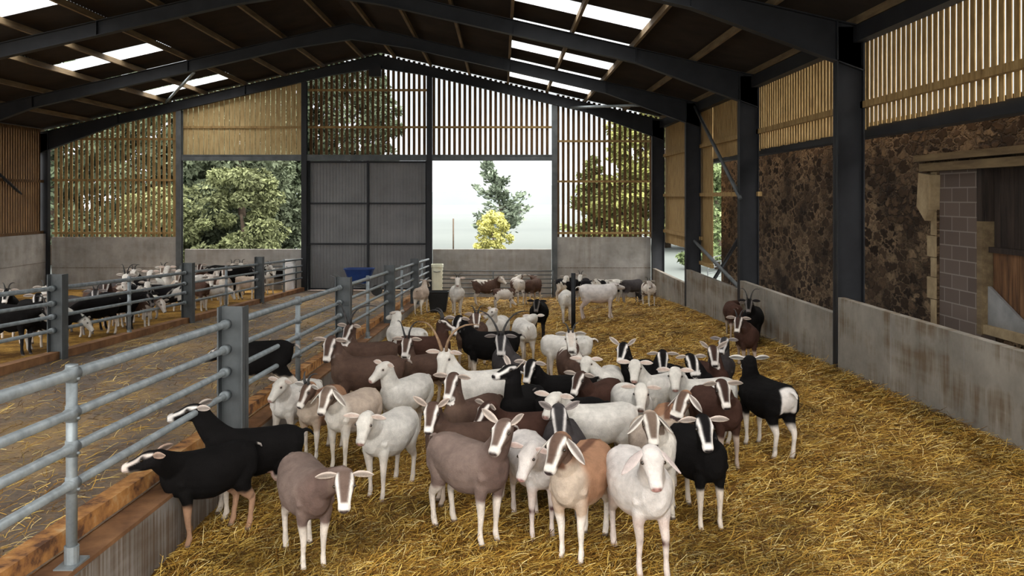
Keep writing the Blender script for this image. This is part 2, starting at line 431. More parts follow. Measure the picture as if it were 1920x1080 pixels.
# sliding door
dr = empty('door_1', (-5.05, YG - 0.05, H - 3.55), kind='structure')
mb = MB(); x = -7.27
P = []
while x < -2.83:
    P += [(x, 0.0), (x + 0.05, 0.0), (x + 0.065, 0.02), (x + 0.105, 0.02)]
    x += 0.12
V = []; Fc = []
for (px, py) in P: V += [(px, YG - 0.03 + py, H - 3.47), (px, YG - 0.03 + py, H + 1.38)]
for i in range(len(P) - 1): Fc.append((2*i, 2*i+2, 2*i+3, 2*i+1))
for (px, py) in P: pass
mb.add(V, Fc); mb.build('door_sheet', M_door, dr, fix=False)
mb = MB()
for (xa, xb) in ((-7.30, -7.22), (-5.08, -5.0), (-2.86, -2.78)):
    mb.box(xa, xb, YG - 0.11, YG - 0.035, H - 3.50, H + 1.38)
for z in (-3.46, -1.76, -0.23, 1.33):
    mb.box(-7.30, -2.78, YG - 0.10, YG - 0.035, H + z - 0.03, H + z + 0.03)
mb.build('door_frame', M_frame, dr)

# portal frames
def rafter_poly(x0, x1, dtop, dbot0, dbot1):
    return [(x0, roof_z(x0) - dtop), (x1, roof_z(x1) - dtop), (x1, roof_z(x1) - dbot1), (x0, roof_z(x0) - dbot0)]
FN = ['steel portal frame at the open end of the barn behind the camera', 'steel portal frame beside the camera, two bays in front of the nearest visible column', 'steel portal frame one bay in from the open end of the barn', 'steel portal frame whose thick dark column stands nearest on the right',
      'steel portal frame second from the front, column before the rubble wall', 'steel portal frame one bay in front of the slatted gable',
      'steel portal frame standing against the slatted gable wall']
for i, y in enumerate(FR):
    e = empty('portal_frame', (XR, y, pen_z(y) - 0.1), 0, FN[i], 'steel frame', 'portal frames along the barn')
    zb = pen_z(y) - 0.1
    def column(xi, xo, name='column'):
        zt = roof_z(xi) - 0.16
        mb = MB()
        mb.box(min(xi, xi + 0.02 * np.sign(xo - xi)), max(xi, xi + 0.02 * np.sign(xo - xi)), y - 0.10, y + 0.10, zb, zt)
        mb.box(min(xo, xo - 0.02 * np.sign(xo - xi)), max(xo, xo - 0.02 * np.sign(xo - xi)), y - 0.10, y + 0.10, zb, roof_z(xo) - 0.16)
        mb.box(min(xi, xo), max(xi, xo), y - 0.008, y + 0.008, zb, roof_z(xo) - 0.16)
        mb.build(name, M_frame, e)
    column(XR, XR + 0.46); column(XL, XL - 0.46)
    segs = [(XL - 0.46, XL + 2.6, 0.95, 0.52), (XL + 2.6, -6.4, 0.52, 0.52), (-6.4, -4.6, 0.52, 0.66), (-4.6, -2.8, 0.66, 0.52), (-2.8, 3.2, 0.52, 0.52), (3.2, XR + 0.46, 0.52, 0.92)]
    for side, ss in (('left', segs[:3]), ('right', segs[3:])):
        mb = MB()
        for (xa, xb, d0, d1) in ss:
            mb.prism(rafter_poly(xa, xb, 0.16, d0, d1), 'y', y - 0.008, y + 0.008)
            mb.prism(rafter_poly(xa, xb, 0.16, 0.18, 0.18), 'y', y - 0.10, y + 0.10)
            mb.prism([(xa, roof_z(xa) - d0 + 0.02), (xb, roof_z(xb) - d1 + 0.02), (xb, roof_z(xb) - d1), (xa, roof_z(xa) - d0)], 'y', y - 0.10, y + 0.10)
        xs = ss[0][1] if side == 'left' else ss[2][0]
        for xq in (xs, -9.6 if side == 'left' else 0.3):
            mb.box(xq - 0.008, xq + 0.008, y - 0.098, y + 0.098, roof_z(xq) - 0.51, roof_z(xq) - 0.17)
        mb.build('rafter', M_frame, e)

# roof: purlins, sheets, skylights
ce = empty('ceiling', (-4.6, 20, roof_z(-4.6)), kind='structure')
Y0, Y1 = -3.4, 32.9  # roof extended unseen behind the camera to shade the near pen
PX = [6.0, 4.6, 3.15, 1.7, 0.25, -1.2, -2.65, -4.0, -5.2, -6.7, -8.15, -9.6, -11.1, -12.5, -14.0, -15.5, -17.3]
for x in PX:
    MB().box(x - 0.035, x + 0.035, Y0, Y1 - 0.25, roof_z(x) - 0.155, roof_z(x) - 0.012).build('purlin', M_purlin, ce)
SKY = []
for k in range(-4, 8):
    SKY.append((9.1 + 3.0 * k, 10.2 + 3.0 * k))      # depth bands that hold translucent sheets
def sheet(x0, x1, y0, y1, mat, name):
    # profiled (corrugated) sheet, ridges run down the slope
    n = max(2, int((y1 - y0) / 0.073)); V = []; Fc = []
    for i in range(n + 1):
        yy = y0 + (y1 - y0) * i / n
        dz = 0.0 if i % 2 else 0.03
        for x in (x0, x1): V.append((x, yy, roof_z(x) + dz))
    for i in range(n): Fc.append((2*i, 2*i+1, 2*i+3, 2*i+2))
    mb = MB(); mb.add(V, Fc)
    # second skin just above gives the sheet real thickness
    mb.add([(a, b, c + 0.012) for a, b, c in V], Fc)
    return mb
roofmb = MB()
def put_roof(x0, x1, bands):
    y = Y0
    for (a, b) in bands:
        s_ = sheet(x0, x1, y, a, None, ''); roofmb.add(s_.v, s_.f); y = b
    s_ = sheet(x0, x1, y, Y1, None, ''); roofmb.add(s_.v, s_.f)
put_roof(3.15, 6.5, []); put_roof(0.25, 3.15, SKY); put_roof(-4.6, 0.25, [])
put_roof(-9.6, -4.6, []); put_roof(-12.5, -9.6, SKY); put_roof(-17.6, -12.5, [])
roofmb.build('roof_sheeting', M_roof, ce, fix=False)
for (a, b) in SKY:
    for (x0, x1) in ((0.25, 1.7), (1.7, 3.15), (-11.1, -9.6), (-12.5, -11.1)):
        V = [(x0, a, roof_z(x0)), (x1, a, roof_z(x1)), (x1, b, roof_z(x1)), (x0, b, roof_z(x0))]
        MB().add(V, [(0, 1, 2, 3)]).build('skylight', M_skyl, ce, fix=False)
MB().box(XR + 0.30, XR + 0.50, -3.3, 32.5, roof_z(XR + .5) - 0.42, roof_z(XR + .5) - 0.15).build('eaves_beam', M_frame, ce)

# wind braces
def brace(a, b, label, r=0.045, mat=None):
    o = MB().tube([a, b], r, 8).build('wind_brace', mat or M_galv, smooth=True)
    a = Vector(a)
    return tag(o, label, 'brace', 'wind braces')
brace(at(1303, 200, 26.4), at(1388, 372, 20.4), 'long galvanised brace sloping down across the right wall bay', 0.05, M_steel)
brace(at(1302, 452, 26.4), at(1392, 545, 20.6), 'lower steel brace falling toward the middle right column', 0.05, M_steel)
brace(at(1340, 522, 24.0), at(1390, 440, 21.0), 'short dark brace crossing the lower one beside the light gap', 0.05, M_frame)
brace((-12.5, 32.2, H + 3.55), (-9.5, 26.7, H + 3.85), 'round grey roof brace from the gable over the left skylights', 0.045)
brace((2.6, 32.2, H + 3.35), (4.4, 26.7, H + 2.85), 'roof brace near the right end of the gable rafter', 0.045)
brace(at(-10, 318, 28.9), at(62, 385, 32.2), 'dark brace across the reddish boards at the far left', 0.05, M_frame)

# right timber cladding above the stone wall
XS = XR + 0.52
sr = empty('wall_side_boarding', (XS, 20, H + 1.2), kind='structure')
top = lambda a: roof_z(XS) - 0.05
slats(XS, 'y', -3.2, 14.6, 0.162, 0.117, H + 1.20, top, M_wood, sr, 0.014)
slats(XS, 'y', 14.6, 20.6, 0.162, 0.124, H + 1.15, top, M_wood, sr, 0.014)
slats(XS, 'y', 20.6, 25.2, 0.162, 0.150, H + 1.12, top, M_wood, sr)
slats(XS, 'y', 25.2, 26.5, 0.162, 0.155, H - 2.05, top, M_wood, sr)
slats(XS, 'y', 26.5, 32.6, 0.162, 0.156, H - 1.68, top, M_wood, sr)
def rail(y0, y1, z):
    MB().box(XS - 0.10, XS - 0.005, y0, y1, H + z - 0.055, H + z + 0.055).build('boarding_rail', M_wood, sr)
for (y0, y1) in ((6.0, 14.75), (14.5, 20.7), (20.4, 26.7), (26.4, 32.5)): rail(y0, y1, 1.56)
MB().box(XS + 0.04, XS + 0.30, -3.2, 27.0, H + 1.02, H + 1.20).build('wall_plate', M_frame, sr)
rail(20.4, 26.7, 0.08); rail(26.4, 32.5, 0.08); rail(26.4, 32.5, -1.25); rail(25.0, 26.7, -2.0)

# old stone wall with block infill and plank door
XW = 7.0
def m_stone():
    m, t, b = nodes('rubble_stone')
    tcn = N(t, 'ShaderNodeTexCoord')
    mp = N(t, 'ShaderNodeMapping'); mp.inputs['Scale'].default_value = (1, 2.6, 4.8); t.links.new(tcn.outputs['Object'], mp.inputs[0])
    nd = N(t, 'ShaderNodeTexNoise', Scale=2.2, Detail=5); t.links.new(mp.outputs[0], nd.inputs['Vector'])
    mixv = N(t, 'ShaderNodeMix', data_type='RGBA'); mixv.inputs['Factor'].default_value = 0.5
    t.links.new(mp.outputs[0], mixv.inputs[6]); t.links.new(nd.outputs['Color'], mixv.inputs[7])
    v1 = N(t, 'ShaderNodeTexVoronoi', feature='DISTANCE_TO_EDGE', Scale=2.5); t.links.new(mixv.outputs[2], v1.inputs['Vector'])
    v2 = N(t, 'ShaderNodeTexVoronoi', Scale=2.5); t.links.new(mixv.outputs[2], v2.inputs['Vector'])
    sx = N(t, 'ShaderNodeSeparateColor'); t.links.new(v2.outputs['Color'], sx.inputs[0])
    rs = ramp(t, [(0.0, (0.02, 0.012, 0.008)), (0.35, (0.055, 0.034, 0.021)), (0.75, (0.11, 0.068, 0.04)), (1.0, (0.20, 0.135, 0.08))]); t.links.new(sx.outputs[0], rs.inputs[0])
    rm = ramp(t, [(0.03, g3(1)), (0.13, g3(0))]); t.links.new(v1.outputs[0], rm.inputs[0])
    n5 = N(t, 'ShaderNodeTexNoise', Scale=0.8, Detail=4); t.links.new(tcn.outputs['Object'], n5.inputs['Vector'])
    r5 = ramp(t, [(0.38, (0.05, 0.032, 0.02)), (0.62, (0.33, 0.22, 0.13))]); t.links.new(n5.outputs['Fac'], r5.inputs[0])
    mx = N(t, 'ShaderNodeMix', data_type='RGBA'); t.links.new(rm.outputs[0], mx.inputs['Factor']); t.links.new(rs.outputs[0], mx.inputs[6]); t.links.new(r5.outputs[0], mx.inputs[7])
    n6 = N(t, 'ShaderNodeTexNoise', Scale=14, Detail=6, Roughness=0.7); t.links.new(tcn.outputs['Object'], n6.inputs['Vector'])
    r6 = ramp(t, [(0.3, g3(0.5)), (0.7, g3(1.3))]); t.links.new(n6.outputs['Fac'], r6.inputs[0])
    mm = N(t, 'ShaderNodeMix', data_type='RGBA', blend_type='MULTIPLY'); mm.inputs['Factor'].default_value = 1
    t.links.new(mx.outputs[2], mm.inputs[6]); t.links.new(r6.outputs[0], mm.inputs[7]); t.links.new(mm.outputs[2], b.inputs['Base Color'])
    b.inputs['Roughness'].default_value = 0.95; b.inputs['Specular IOR Level'].default_value = 0.1
    rb = ramp(t, [(0.0, g3(0.0)), (0.15, g3(1))]); t.links.new(v1.outputs[0], rb.inputs[0])
    bp = N(t, 'ShaderNodeBump', Strength=1.0, Distance=0.06); t.links.new(rb.outputs[0], bp.inputs['Height']); t.links.new(bp.outputs[0], b.inputs['Normal'])
    return m
M_stone = m_stone()
def m_block():
    m, t, b = nodes('concrete_block')
    tcn = N(t, 'ShaderNodeTexCoord'); sx = N(t, 'ShaderNodeSeparateXYZ'); cx = N(t, 'ShaderNodeCombineXYZ')
    t.links.new(tcn.outputs['Object'], sx.inputs[0]); t.links.new(sx.outputs['Y'], cx.inputs['X']); t.links.new(sx.outputs['Z'], cx.inputs['Y'])
    br = N(t, 'ShaderNodeTexBrick', Scale=1.0); br.offset = 0.5
    br.inputs['Brick Width'].default_value = 0.45; br.inputs['Row Height'].default_value = 0.225; br.inputs['Mortar Size'].default_value = 0.010
    br.inputs['Color1'].default_value = (0.080, 0.055, 0.042, 1); br.inputs['Color2'].default_value = (0.115, 0.082, 0.064, 1); br.inputs['Mortar'].default_value = (0.19, 0.155, 0.13, 1)
    t.links.new(cx.outputs[0], br.inputs['Vector']); t.links.new(br.outputs['Color'], b.inputs['Base Color']); b.inputs['Roughness'].default_value = 0.95
    return m
M_block = m_block()
def ZW(u, X=XW): return F * X / (u - CU)
sw = empty('wall_stone', (XW + 0.3, 18, H - 3), kind='structure')
yd0 = ZW(1990); yd1 = ZW(1836); yb1 = ZW(1757); yl1 = ZW(1730)
ztop_ = H + 1.42; zbot = H - 3.6
zdoor = H + 0.42
MB().box(XW, XW + 0.5, yb1, 27.5, zbot, ztop_).build('rubble_masonry', M_stone, sw)
MB().box(XW, XW + 0.5, -3.2, yd0, zbot, ztop_).build('rubble_masonry', M_stone, sw)
MB().box(XW, XW + 0.5, yd0, yb1, zdoor, ztop_).build('rubble_masonry', M_stone, sw)
MB().box(XW + 0.04, XW + 0.4, yd1 + 0.02, yb1 + 0.01, zbot, zdoor).build('block_infill', M_block, sw)
m_jamb = noisy('dressed_sandstone', [(0.3, (0.20, 0.14, 0.075)), (0.7, (0.36, 0.27, 0.155))], 4, 0.95, bump=0.4)
mb = MB(); z = zbot + 0.9; k = 0
while z < zdoor - 0.05:
    hgt = random.uniform(0.28, 0.45); d = 0.16 + 0.12 * (k % 2)
    if z + hgt > zdoor: hgt = zdoor - z
    mb.box(XW - 0.025, XW + 0.05, yb1 + 0.01, yb1 + d, z, z + hgt - 0.012)
    z += hgt; k += 1
mb.build('stone_jamb', m_jamb, sw)
mb = MB(); mb.prism([(yb1 - 0.02, H + 0.36), (yb1 + 0.34, H + 0.40), (yb1 + 0.40, H - 0.15), (yb1 + 0.12, H - 0.38), (yb1 - 0.0, H - 0.20)], 'x', XW - 0.14, XW + 0.06)
mb.build('corbel_stone', m_jamb, sw)
lin = empty('trim_1', (XW - 0.08, 12, H + 0.6), kind='structure')
mb = MB(); mb.box(XW - 0.16, XW + 0.05, yd0 - 0.6, yl1, H + 0.585, H + 0.69); mb.build('lintel_beam', M_purlin, lin)
mb = MB(); mb.box(XW - 0.12, XW + 0.05, yd0 - 0.6, yl1 - 0.12, H + 0.42, H + 0.55); mb.build('lintel_beam', M_purlin, lin)
d2 = empty('door_2', (XW + 0.12, (yd0 + yd1) / 2, H - 2.0), kind='structure')
m_pl = noisy('rotten_brown_plank', [(0.3, (0.035, 0.017, 0.008)), (0.55, (0.14, 0.066, 0.028)), (0.8, (0.24, 0.13, 0.06))], 2.2, 0.9, stretch=(6, 6, 0.6), bump=0.4)
m_pd = noisy('blackened_plank', [(0.3, (0.010, 0.007, 0.006)), (0.7, (0.045, 0.03, 0.022))], 2.2, 0.9, stretch=(6, 6, 0.6), bump=0.4)
up_ = MB(); lo_ = MB(); y = yd0
while y < yd1 - 0.12:
    wd = random.uniform(0.13, 0.19); x_ = random.uniform(0, 0.012)
    up_.box(XW + 0.14 + x_, XW + 0.18, y, min(y + wd - 0.008, yd1 - 0.1), H - 0.72, zdoor)
    lo_.box(XW + 0.12 + x_, XW + 0.16, y, min(y + wd - 0.008, yd1 - 0.1), H - 1.85, H - 0.78)
    y += wd
up_.build('upper_leaf', m_pd, d2); lo_.build('lower_leaf', m_pl, d2)
MB().box(XW + 0.08, XW + 0.16, yd0, yd1, H - 0.80, H - 0.72).build('ledge_bar', m_pd, d2)
MB().box(XW + 0.25, XW + 0.45, yd0 - 0.1, yd1 + 0.1, zbot, zdoor + 0.1).build('inner_masonry', M_stone, sw)  # added box behind the door; blocks daylight leaking in below it
mb = MB(); mb.box(XW - 0.02, XW + 0.2, yd1 - 0.10, yd1 + 0.03, H - 2.0, H - 0.35); mb.build('door_post', M_purlin, d2)
mb = MB(); mb.box(XW - 0.02, XW + 0.2, yd1 - 0.10, yd1 + 0.03, H - 0.35, zdoor); mb.build('door_post', m_pd, d2)
m_slate = noisy('grey_sheet_scrap', [(0.3, (0.16, 0.155, 0.15)), (0.7, (0.26, 0.25, 0.24))], 3, 0.7)
mb = MB(); ya = ZW(1848, XW + .08); yb_ = ZW(1925, XW + .08)
mb.prism([(ya, H - 1.75), (ya, H - 1.28), (ya - 0.12, H - 1.30), (yb_, H - 1.72), (yb_, H - 1.95), (ya, H - 1.90)], 'x', XW + 0.07, XW + 0.11)
o = mb.build('metal_patch', m_slate, d2); o['label'] = 'grey triangular metal patch'
MB().box(XW + 0.0, XW + 0.2, yd0, yd1 - 0.1, H - 1.98, H - 1.85).build('door_sill', m_jamb, d2)

# ================================================================== FENCES
def rail_line(x, y): return Vector((x, y, H - 0.875 - 0.0445 * y))
def fence(x, posts, uprights, y0, y1, label, side):
    root = empty('rail_fence', (x, posts[0], pass_z(posts[0])), 0, label, 'fence', 'tubular rail fences beside the passage')
    drops = (0.0, 0.25, 0.47, 0.70)
    for k, d in enumerate(drops):
        r_ = 0.030 if k else 0.036
        a = rail_line(x, y0); b = rail_line(x, y1); a.z -= d; b.z -= d
        MB().tube([a, b], r_, 10).build('rail', M_galv, root, smooth=True)
    for y in uprights:
        t_ = rail_line(x, y); mb = MB()
        mb.tube([(x, y, pass_z(y) + (-0.02 if side > 0 else 0.05)), (x, y, t_.z + 0.05)], 0.034, 14)
        mb.tube([(x, y, t_.z + 0.045), (x, y, t_.z + 0.062)], 0.038, 14)
        for d in drops:
            mb.tube([(x, y, t_.z - d - 0.05), (x, y, t_.z - d + 0.05)], 0.039, 14)
            mb.tube([(x, y - 0.06, t_.z - d + 0.0027), (x, y + 0.06, t_.z - d - 0.0027)], 0.037 if d else 0.042, 12)
            mb.tube([(x - 0.05, y, t_.z - d - 0.03), (x + 0.052, y, t_.z - d - 0.03)], 0.010, 6)
        mb.build('upright', M_galv, root, smooth=True)
        zb = pass_z(y) + (-0.02 if side > 0 else 0.05)
        mb = MB(); mb.box(x - 0.062, x + 0.062, y - 0.11, y + 0.11, zb - 0.04, zb + 0.012)
        mb.tube([(x, y, zb), (x, y, zb + 0.12)], 0.045, 14)
        mb.build('base_plate', M_galv, root)
    for y in posts:
        zb = pass_z(y) - 0.05; zt = pass_z(y) + 1.36 if side > 0 else pass_z(y) + 1.42
        if y > 30: zt = pass_z(y) + 1.3
        mb = MB()
        fx = 0.125; fy = 0.105          # H section: the web looks down the barn, flanges either side
        xc = x + 0.055
        mb.box(xc - fx, xc - fx + 0.014, y - fy, y + fy, zb, zt)
        mb.box(xc + fx - 0.014, xc + fx, y - fy, y + fy, zb, zt)
        mb.box(xc - fx, xc + fx, y - 0.005, y + 0.005, zb, zt)
        mb.build('steel_post', M_steel, root)
        for d in drops:
            zz = rail_line(x, y).z - d
            MB().tube([(x, y - 0.12, zz + .005), (x, y - 0.006, zz)], 0.048, 12).build('rail_socket', M_galv, root, smooth=True)
    return root
fence(-2.72, [8.58, 14.6, 20.6, 26.6], [2.6, 5.47, 11.55, 17.6, 23.6, 29.6], 1.0, 32.3,
      'near galvanised rail fence with grey steel posts beside the goat pen', 1)
fence(-7.45, [14.4, 20.4, 26.4], [11.5, 17.3, 23.4, 29.6], 9.0, 32.3,
      'far galvanised rail fence across the passage, goats crowded behind it', -1)

# gate in front of the low gable wall
def gate(x0, x1, y, z0, z1, label, rz=0):
    r_ = empty('field_gate', ((x0 + x1) / 2, y, z0), 0, label, 'gate')
    for k in range(6):
        z = z0 + (z1 - z0) * (k / 5) ** 0.85
        MB().tube([(x0, y, z), (x1, y, z)], 0.02, 8).build('gate_bar', M_steel, r_, smooth=True)
    for x in (x0, (x0 + x1) / 2, x1):
        MB().tube([(x, y, z0 - 0.05), (x, y, z1 + 0.02)], 0.024, 8).build('gate_stile', M_steel, r_, smooth=True)
gate(-2.5, 1.9, 31.9, H - 3.55, H - 2.72, 'grey barred gate below the right gable opening, behind the goats')
gate(-11.9, -7.6, 32.0, H - 3.45, H - 2.55, 'barred hurdle below the left gable opening behind the far pen')

# dark pole in the pen
o = MB().tube([(at(1075, 500, 21.3).x, 21.3, pen_z(21.3) - 0.02), (at(1075, 500, 21.3).x, 21.3, H - 1.87)], 0.055, 12).build('pen_pole', M_frame, smooth=True)
tag(o, 'dark upright steel pole in the straw beside the standing white goat', 'pole')

# blue tub on a barrow frame in the passage
tb = empty('feed_barrow', (-4.85, 29.5, pass_z(29.5)), 0, 'blue plastic feed barrow standing before the grey sliding door', 'barrow')
cx_, cy_, cz_ = -4.85, 29.5, H - 2.9
V = []; Fc = []
prof = [(0.30, 0.22, -0.02), (0.44, 0.30, 0.30), (0.49, 0.34, 0.44), (0.52, 0.37, 0.45), (0.52, 0.37, 0.48), (0.47, 0.32, 0.48), (0.41, 0.28, 0.28), (0.27, 0.19, 0.02)]
for (a, b, z) in prof:
    for k in range(24):
        t_ = 2 * math.pi * k / 24; c = math.copysign(abs(math.cos(t_)) ** 0.5, math.cos(t_)); s_ = math.copysign(abs(math.sin(t_)) ** 0.5, math.sin(t_))
        V.append((cx_ + a * c, cy_ + b * s_, cz_ + z))
for i in range(len(prof) - 1):
    for k in range(24): Fc.append((i*24+k, i*24+(k+1) % 24, (i+1)*24+(k+1) % 24, (i+1)*24+k))
Fc.append(tuple(range(23, -1, -1))); Fc.append(tuple((len(prof)-1)*24 + k for k in range(24)))
MB().add(V, Fc).build('tub', M_blue, tb)
pz = pass_z(29.5)
for s_ in (-1, 1):
    MB().tube([(cx_ - 0.95, cy_ + s_ * 0.25, cz_ + 0.25), (cx_ - 0.3, cy_ + s_ * 0.25, cz_ - 0.04), (cx_ + 0.62, cy_ + s_ * 0.08, cz_ - 0.22)], 0.018, 8).build('handle', M_steel, tb, smooth=True)
    MB().tube([(cx_ - 0.25, cy_ + s_ * 0.25, cz_ - 0.04), (cx_ - 0.28, cy_ + s_ * 0.27, pz + 0.01)], 0.018, 8).build('leg', M_steel, tb, smooth=True)
MB().tube([(cx_ + 0.6, cy_ - 0.05, pz + 0.20), (cx_ + 0.6, cy_ + 0.05, pz + 0.20)], 0.19, 20).build('wheel', M_black, tb, smooth=False)

def bin_(x, y, z0, wd, h_, mat, name, label, cat):
    r_ = empty(name, (x, y, z0), 0, label, cat)
    V = []; Fc = []
    pr = [(0.42, 0), (0.46, 0.04), (0.5, 0.9), (0.54, 0.92), (0.54, 1.0), (0.46, 1.0), (0.42, 0.1)]
    for (a, z) in pr:
        for k in range(20):
            t_ = 2 * math.pi * k / 20; c = math.copysign(abs(math.cos(t_)) ** 0.6, math.cos(t_)); s2 = math.copysign(abs(math.sin(t_)) ** 0.6, math.sin(t_))
            V.append((x + a * wd * c, y + a * wd * s2, z0 + z * h_))
    for i in range(len(pr) - 1):
        for k in range(20): Fc.append((i*20+k, i*20+(k+1) % 20, (i+1)*20+(k+1) % 20, (i+1)*20+k))
    Fc.append(tuple(range(19, -1, -1))); Fc.append(tuple((len(pr)-1)*20 + k for k in range(20)))
    MB().add(V, Fc).build('body', mat, r_)
    MB().tube([(x - wd * 0.3, y - wd * 0.52, z0 + h_ * 0.8), (x, y - wd * 0.62, z0 + h_ * 0.78), (x + wd * 0.3, y - wd * 0.52, z0 + h_ * 0.8)], 0.012, 6).build('handle', M_steel, r_)
p = at(820, 505, 32.0)
bin_(p.x, 32.0, pen_z(32), 0.42, 1.25, M_cream, 'tall_bin', 'tall cream bin standing at the left of the right gable opening', 'bin')
bin_(-7.75, 31.7, pass_z(31.7) - 0.06, 0.36, 1.25, M_whitep, 'tall_bin', 'tall white bin by the grey door at the end of the far pen', 'bin')
# black trough between goats near the back
tr = empty('feed_trough', (at(822, 550, 25.5).x, 25.5, pen_z(25.5)), 0, 'black open feed trough near the back left of the straw pen', 'trough')
x = tr.location.x; z0 = pen_z(25.5) - 0.02
mb = MB()
V = []
for (a, b, z) in ((0.22, 0.15, 0), (0.30, 0.22, 0.62), (0.26, 0.18, 0.62), (0.19, 0.12, 0.08)):
    for (i, j) in ((-1, -1), (1, -1), (1, 1), (-1, 1)): V.append((x + i * a, 25.5 + j * b, z0 + z))
Fc = [(0, 3, 2, 1), (12, 13, 14, 15)]
for i in range(3):
    for k in range(4): Fc.append((i*4+k, i*4+(k+1) % 4, (i+1)*4+(k+1) % 4, (i+1)*4+k))
mb.add(V, Fc).build('trough_body', M_black, tr)
MB().tube([(x - 0.31, 25.28, z0 + 0.63), (x + 0.31, 25.28, z0 + 0.63), (x + 0.31, 25.72, z0 + 0.63), (x - 0.31, 25.72, z0 + 0.63), (x - 0.31, 25.28, z0 + 0.63)], 0.02, 6).build('rim', M_black, tr)
# ================================================================== OUTSIDE
def field_z(x, y):
    return EYE - 3.9 - 0.012 * max(0, y - 60) ** 0.9 * 0.4 + 0.25 * math.sin(x * 0.03) * math.sin(y * 0.02)
ys_ = [33.0, 36, 40, 50, 65, 85, 120, 170, 240, 340, 480, 700]
tag(grid('field', [-700, -300, -150, -80, -40, -20, 0, 20, 40, 80, 150, 300, 700], ys_, field_z, M_grass), kind='structure')
m_yard = noisy('pale_yard_concrete', [(0.3, (0.34, 0.35, 0.33)), (0.7, (0.50, 0.51, 0.48))], 0.6, 0.9)
tag(grid('yard', [7.6, 20, 60], [-6, 10, 33.1], lambda x, y: EYE - 3.6, m_yard), kind='structure')
tag(grid('yard', [-30, -20, -17.8], [-6, 10, 33.1], lambda x, y: EYE - 3.6, m_yard), kind='structure')
tag(grid('yard', [-20, -8, 0, 9], [-14, -6, -0.9], lambda x, y: EYE - 2.9, m_yard), kind='structure')
def hill(y, segs, name):
    mb = MB(); P = []
    for k, (u, v) in enumerate(segs):
        X = (u - CU) * y / F
        P += [(X, y - 0, EYE - 14), (X, y + 6, EYE - (v - CV) * y / F), (X, y + 160, EYE - 14)]
    Fc = []
    for k in range(len(segs) - 1):
        a = k * 3
        Fc += [(a, a + 3, a + 4, a + 1), (a + 1, a + 4, a + 5, a + 2)]
    mb.add(P, Fc)
    return tag(mb.build(name, M_hill, smooth=True), kind='structure')
u = -800; seg = []
while u < 2900:
    seg.append((u, 361 + 2.5 * math.sin(u * 0.02) + random.uniform(-1.5, 1.5))); u += 14
hill(620, seg, 'distant_hill')
u = 900; seg = []
while u < 3400:
    seg.append((u, 370 - 24 * min(1, (u - 900) / 150) ** 0.8 + random.uniform(-.8, .8))); u += 25
hill(690, seg, 'distant_hill')
# real haze lying over the fields
hz = MB().box(-900, 900, 72, 900, EYE - 16, EYE + 26).build('field_haze', bpy.data.materials.new('haze'))
hm = hz.data.materials[0]; hm.use_nodes = True; t = hm.node_tree
for n in list(t.nodes): t.nodes.remove(n)
oo = N(t, 'ShaderNodeOutputMaterial'); vo = N(t, 'ShaderNodeVolumeScatter', Density=0.0012)
vo.inputs['Color'].default_value = (0.40, 0.44, 0.48, 1); t.links.new(vo.outputs[0], oo.inputs['Volume'])
tag(hz, 'thin pale haze lying over the distant fields', 'haze', kind='stuff')

def leafmesh(name, pts, dirs, size, cols, parent, elong=1.0):
    """many small leaf / needle sprays as one mesh"""
    n = len(pts)
    a = rng.normal(size=(n, 3)); a = a / np.linalg.norm(a, axis=1)[:, None]
    d = dirs / (np.linalg.norm(dirs, axis=1)[:, None] + 1e-6)
    s = np.cross(d, a); s /= (np.linalg.norm(s, axis=1)[:, None] + 1e-6)
    L = (size * rng.uniform(0.6, 1.4, n))[:, None]
    V = np.empty((n, 4, 3))
    V[:, 0] = pts - d * L * elong * 0.5; V[:, 1] = pts + s * L * 0.35; V[:, 2] = pts + d * L * elong * 0.5; V[:, 3] = pts - s * L * 0.35
    me = bpy.data.meshes.new(name)
    me.vertices.add(n * 4); me.vertices.foreach_set('co', V.reshape(-1))
    me.loops.add(n * 4); me.polygons.add(n)
    me.loops.foreach_set('vertex_index', np.arange(n * 4, dtype=np.int32))
    me.polygons.foreach_set('loop_start', np.arange(0, n * 4, 4, dtype=np.int32))
    me.update(calc_edges=True)
    ca = me.color_attributes.new('Col', 'FLOAT_COLOR', 'POINT')
    c4 = np.ones((n, 4, 4)); c4[:, :, :3] = cols[:, None, :]
    ca.data.foreach_set('color', c4.reshape(-1).astype(np.float32))
    me.materials.append(M_leaf)
    o = bpy.data.objects.new(name, me); COL.objects.link(o)
    if parent is not None:
        o.parent = parent
        me.transform(Matrix.Translation(-Vector(parent.location)))
    return o

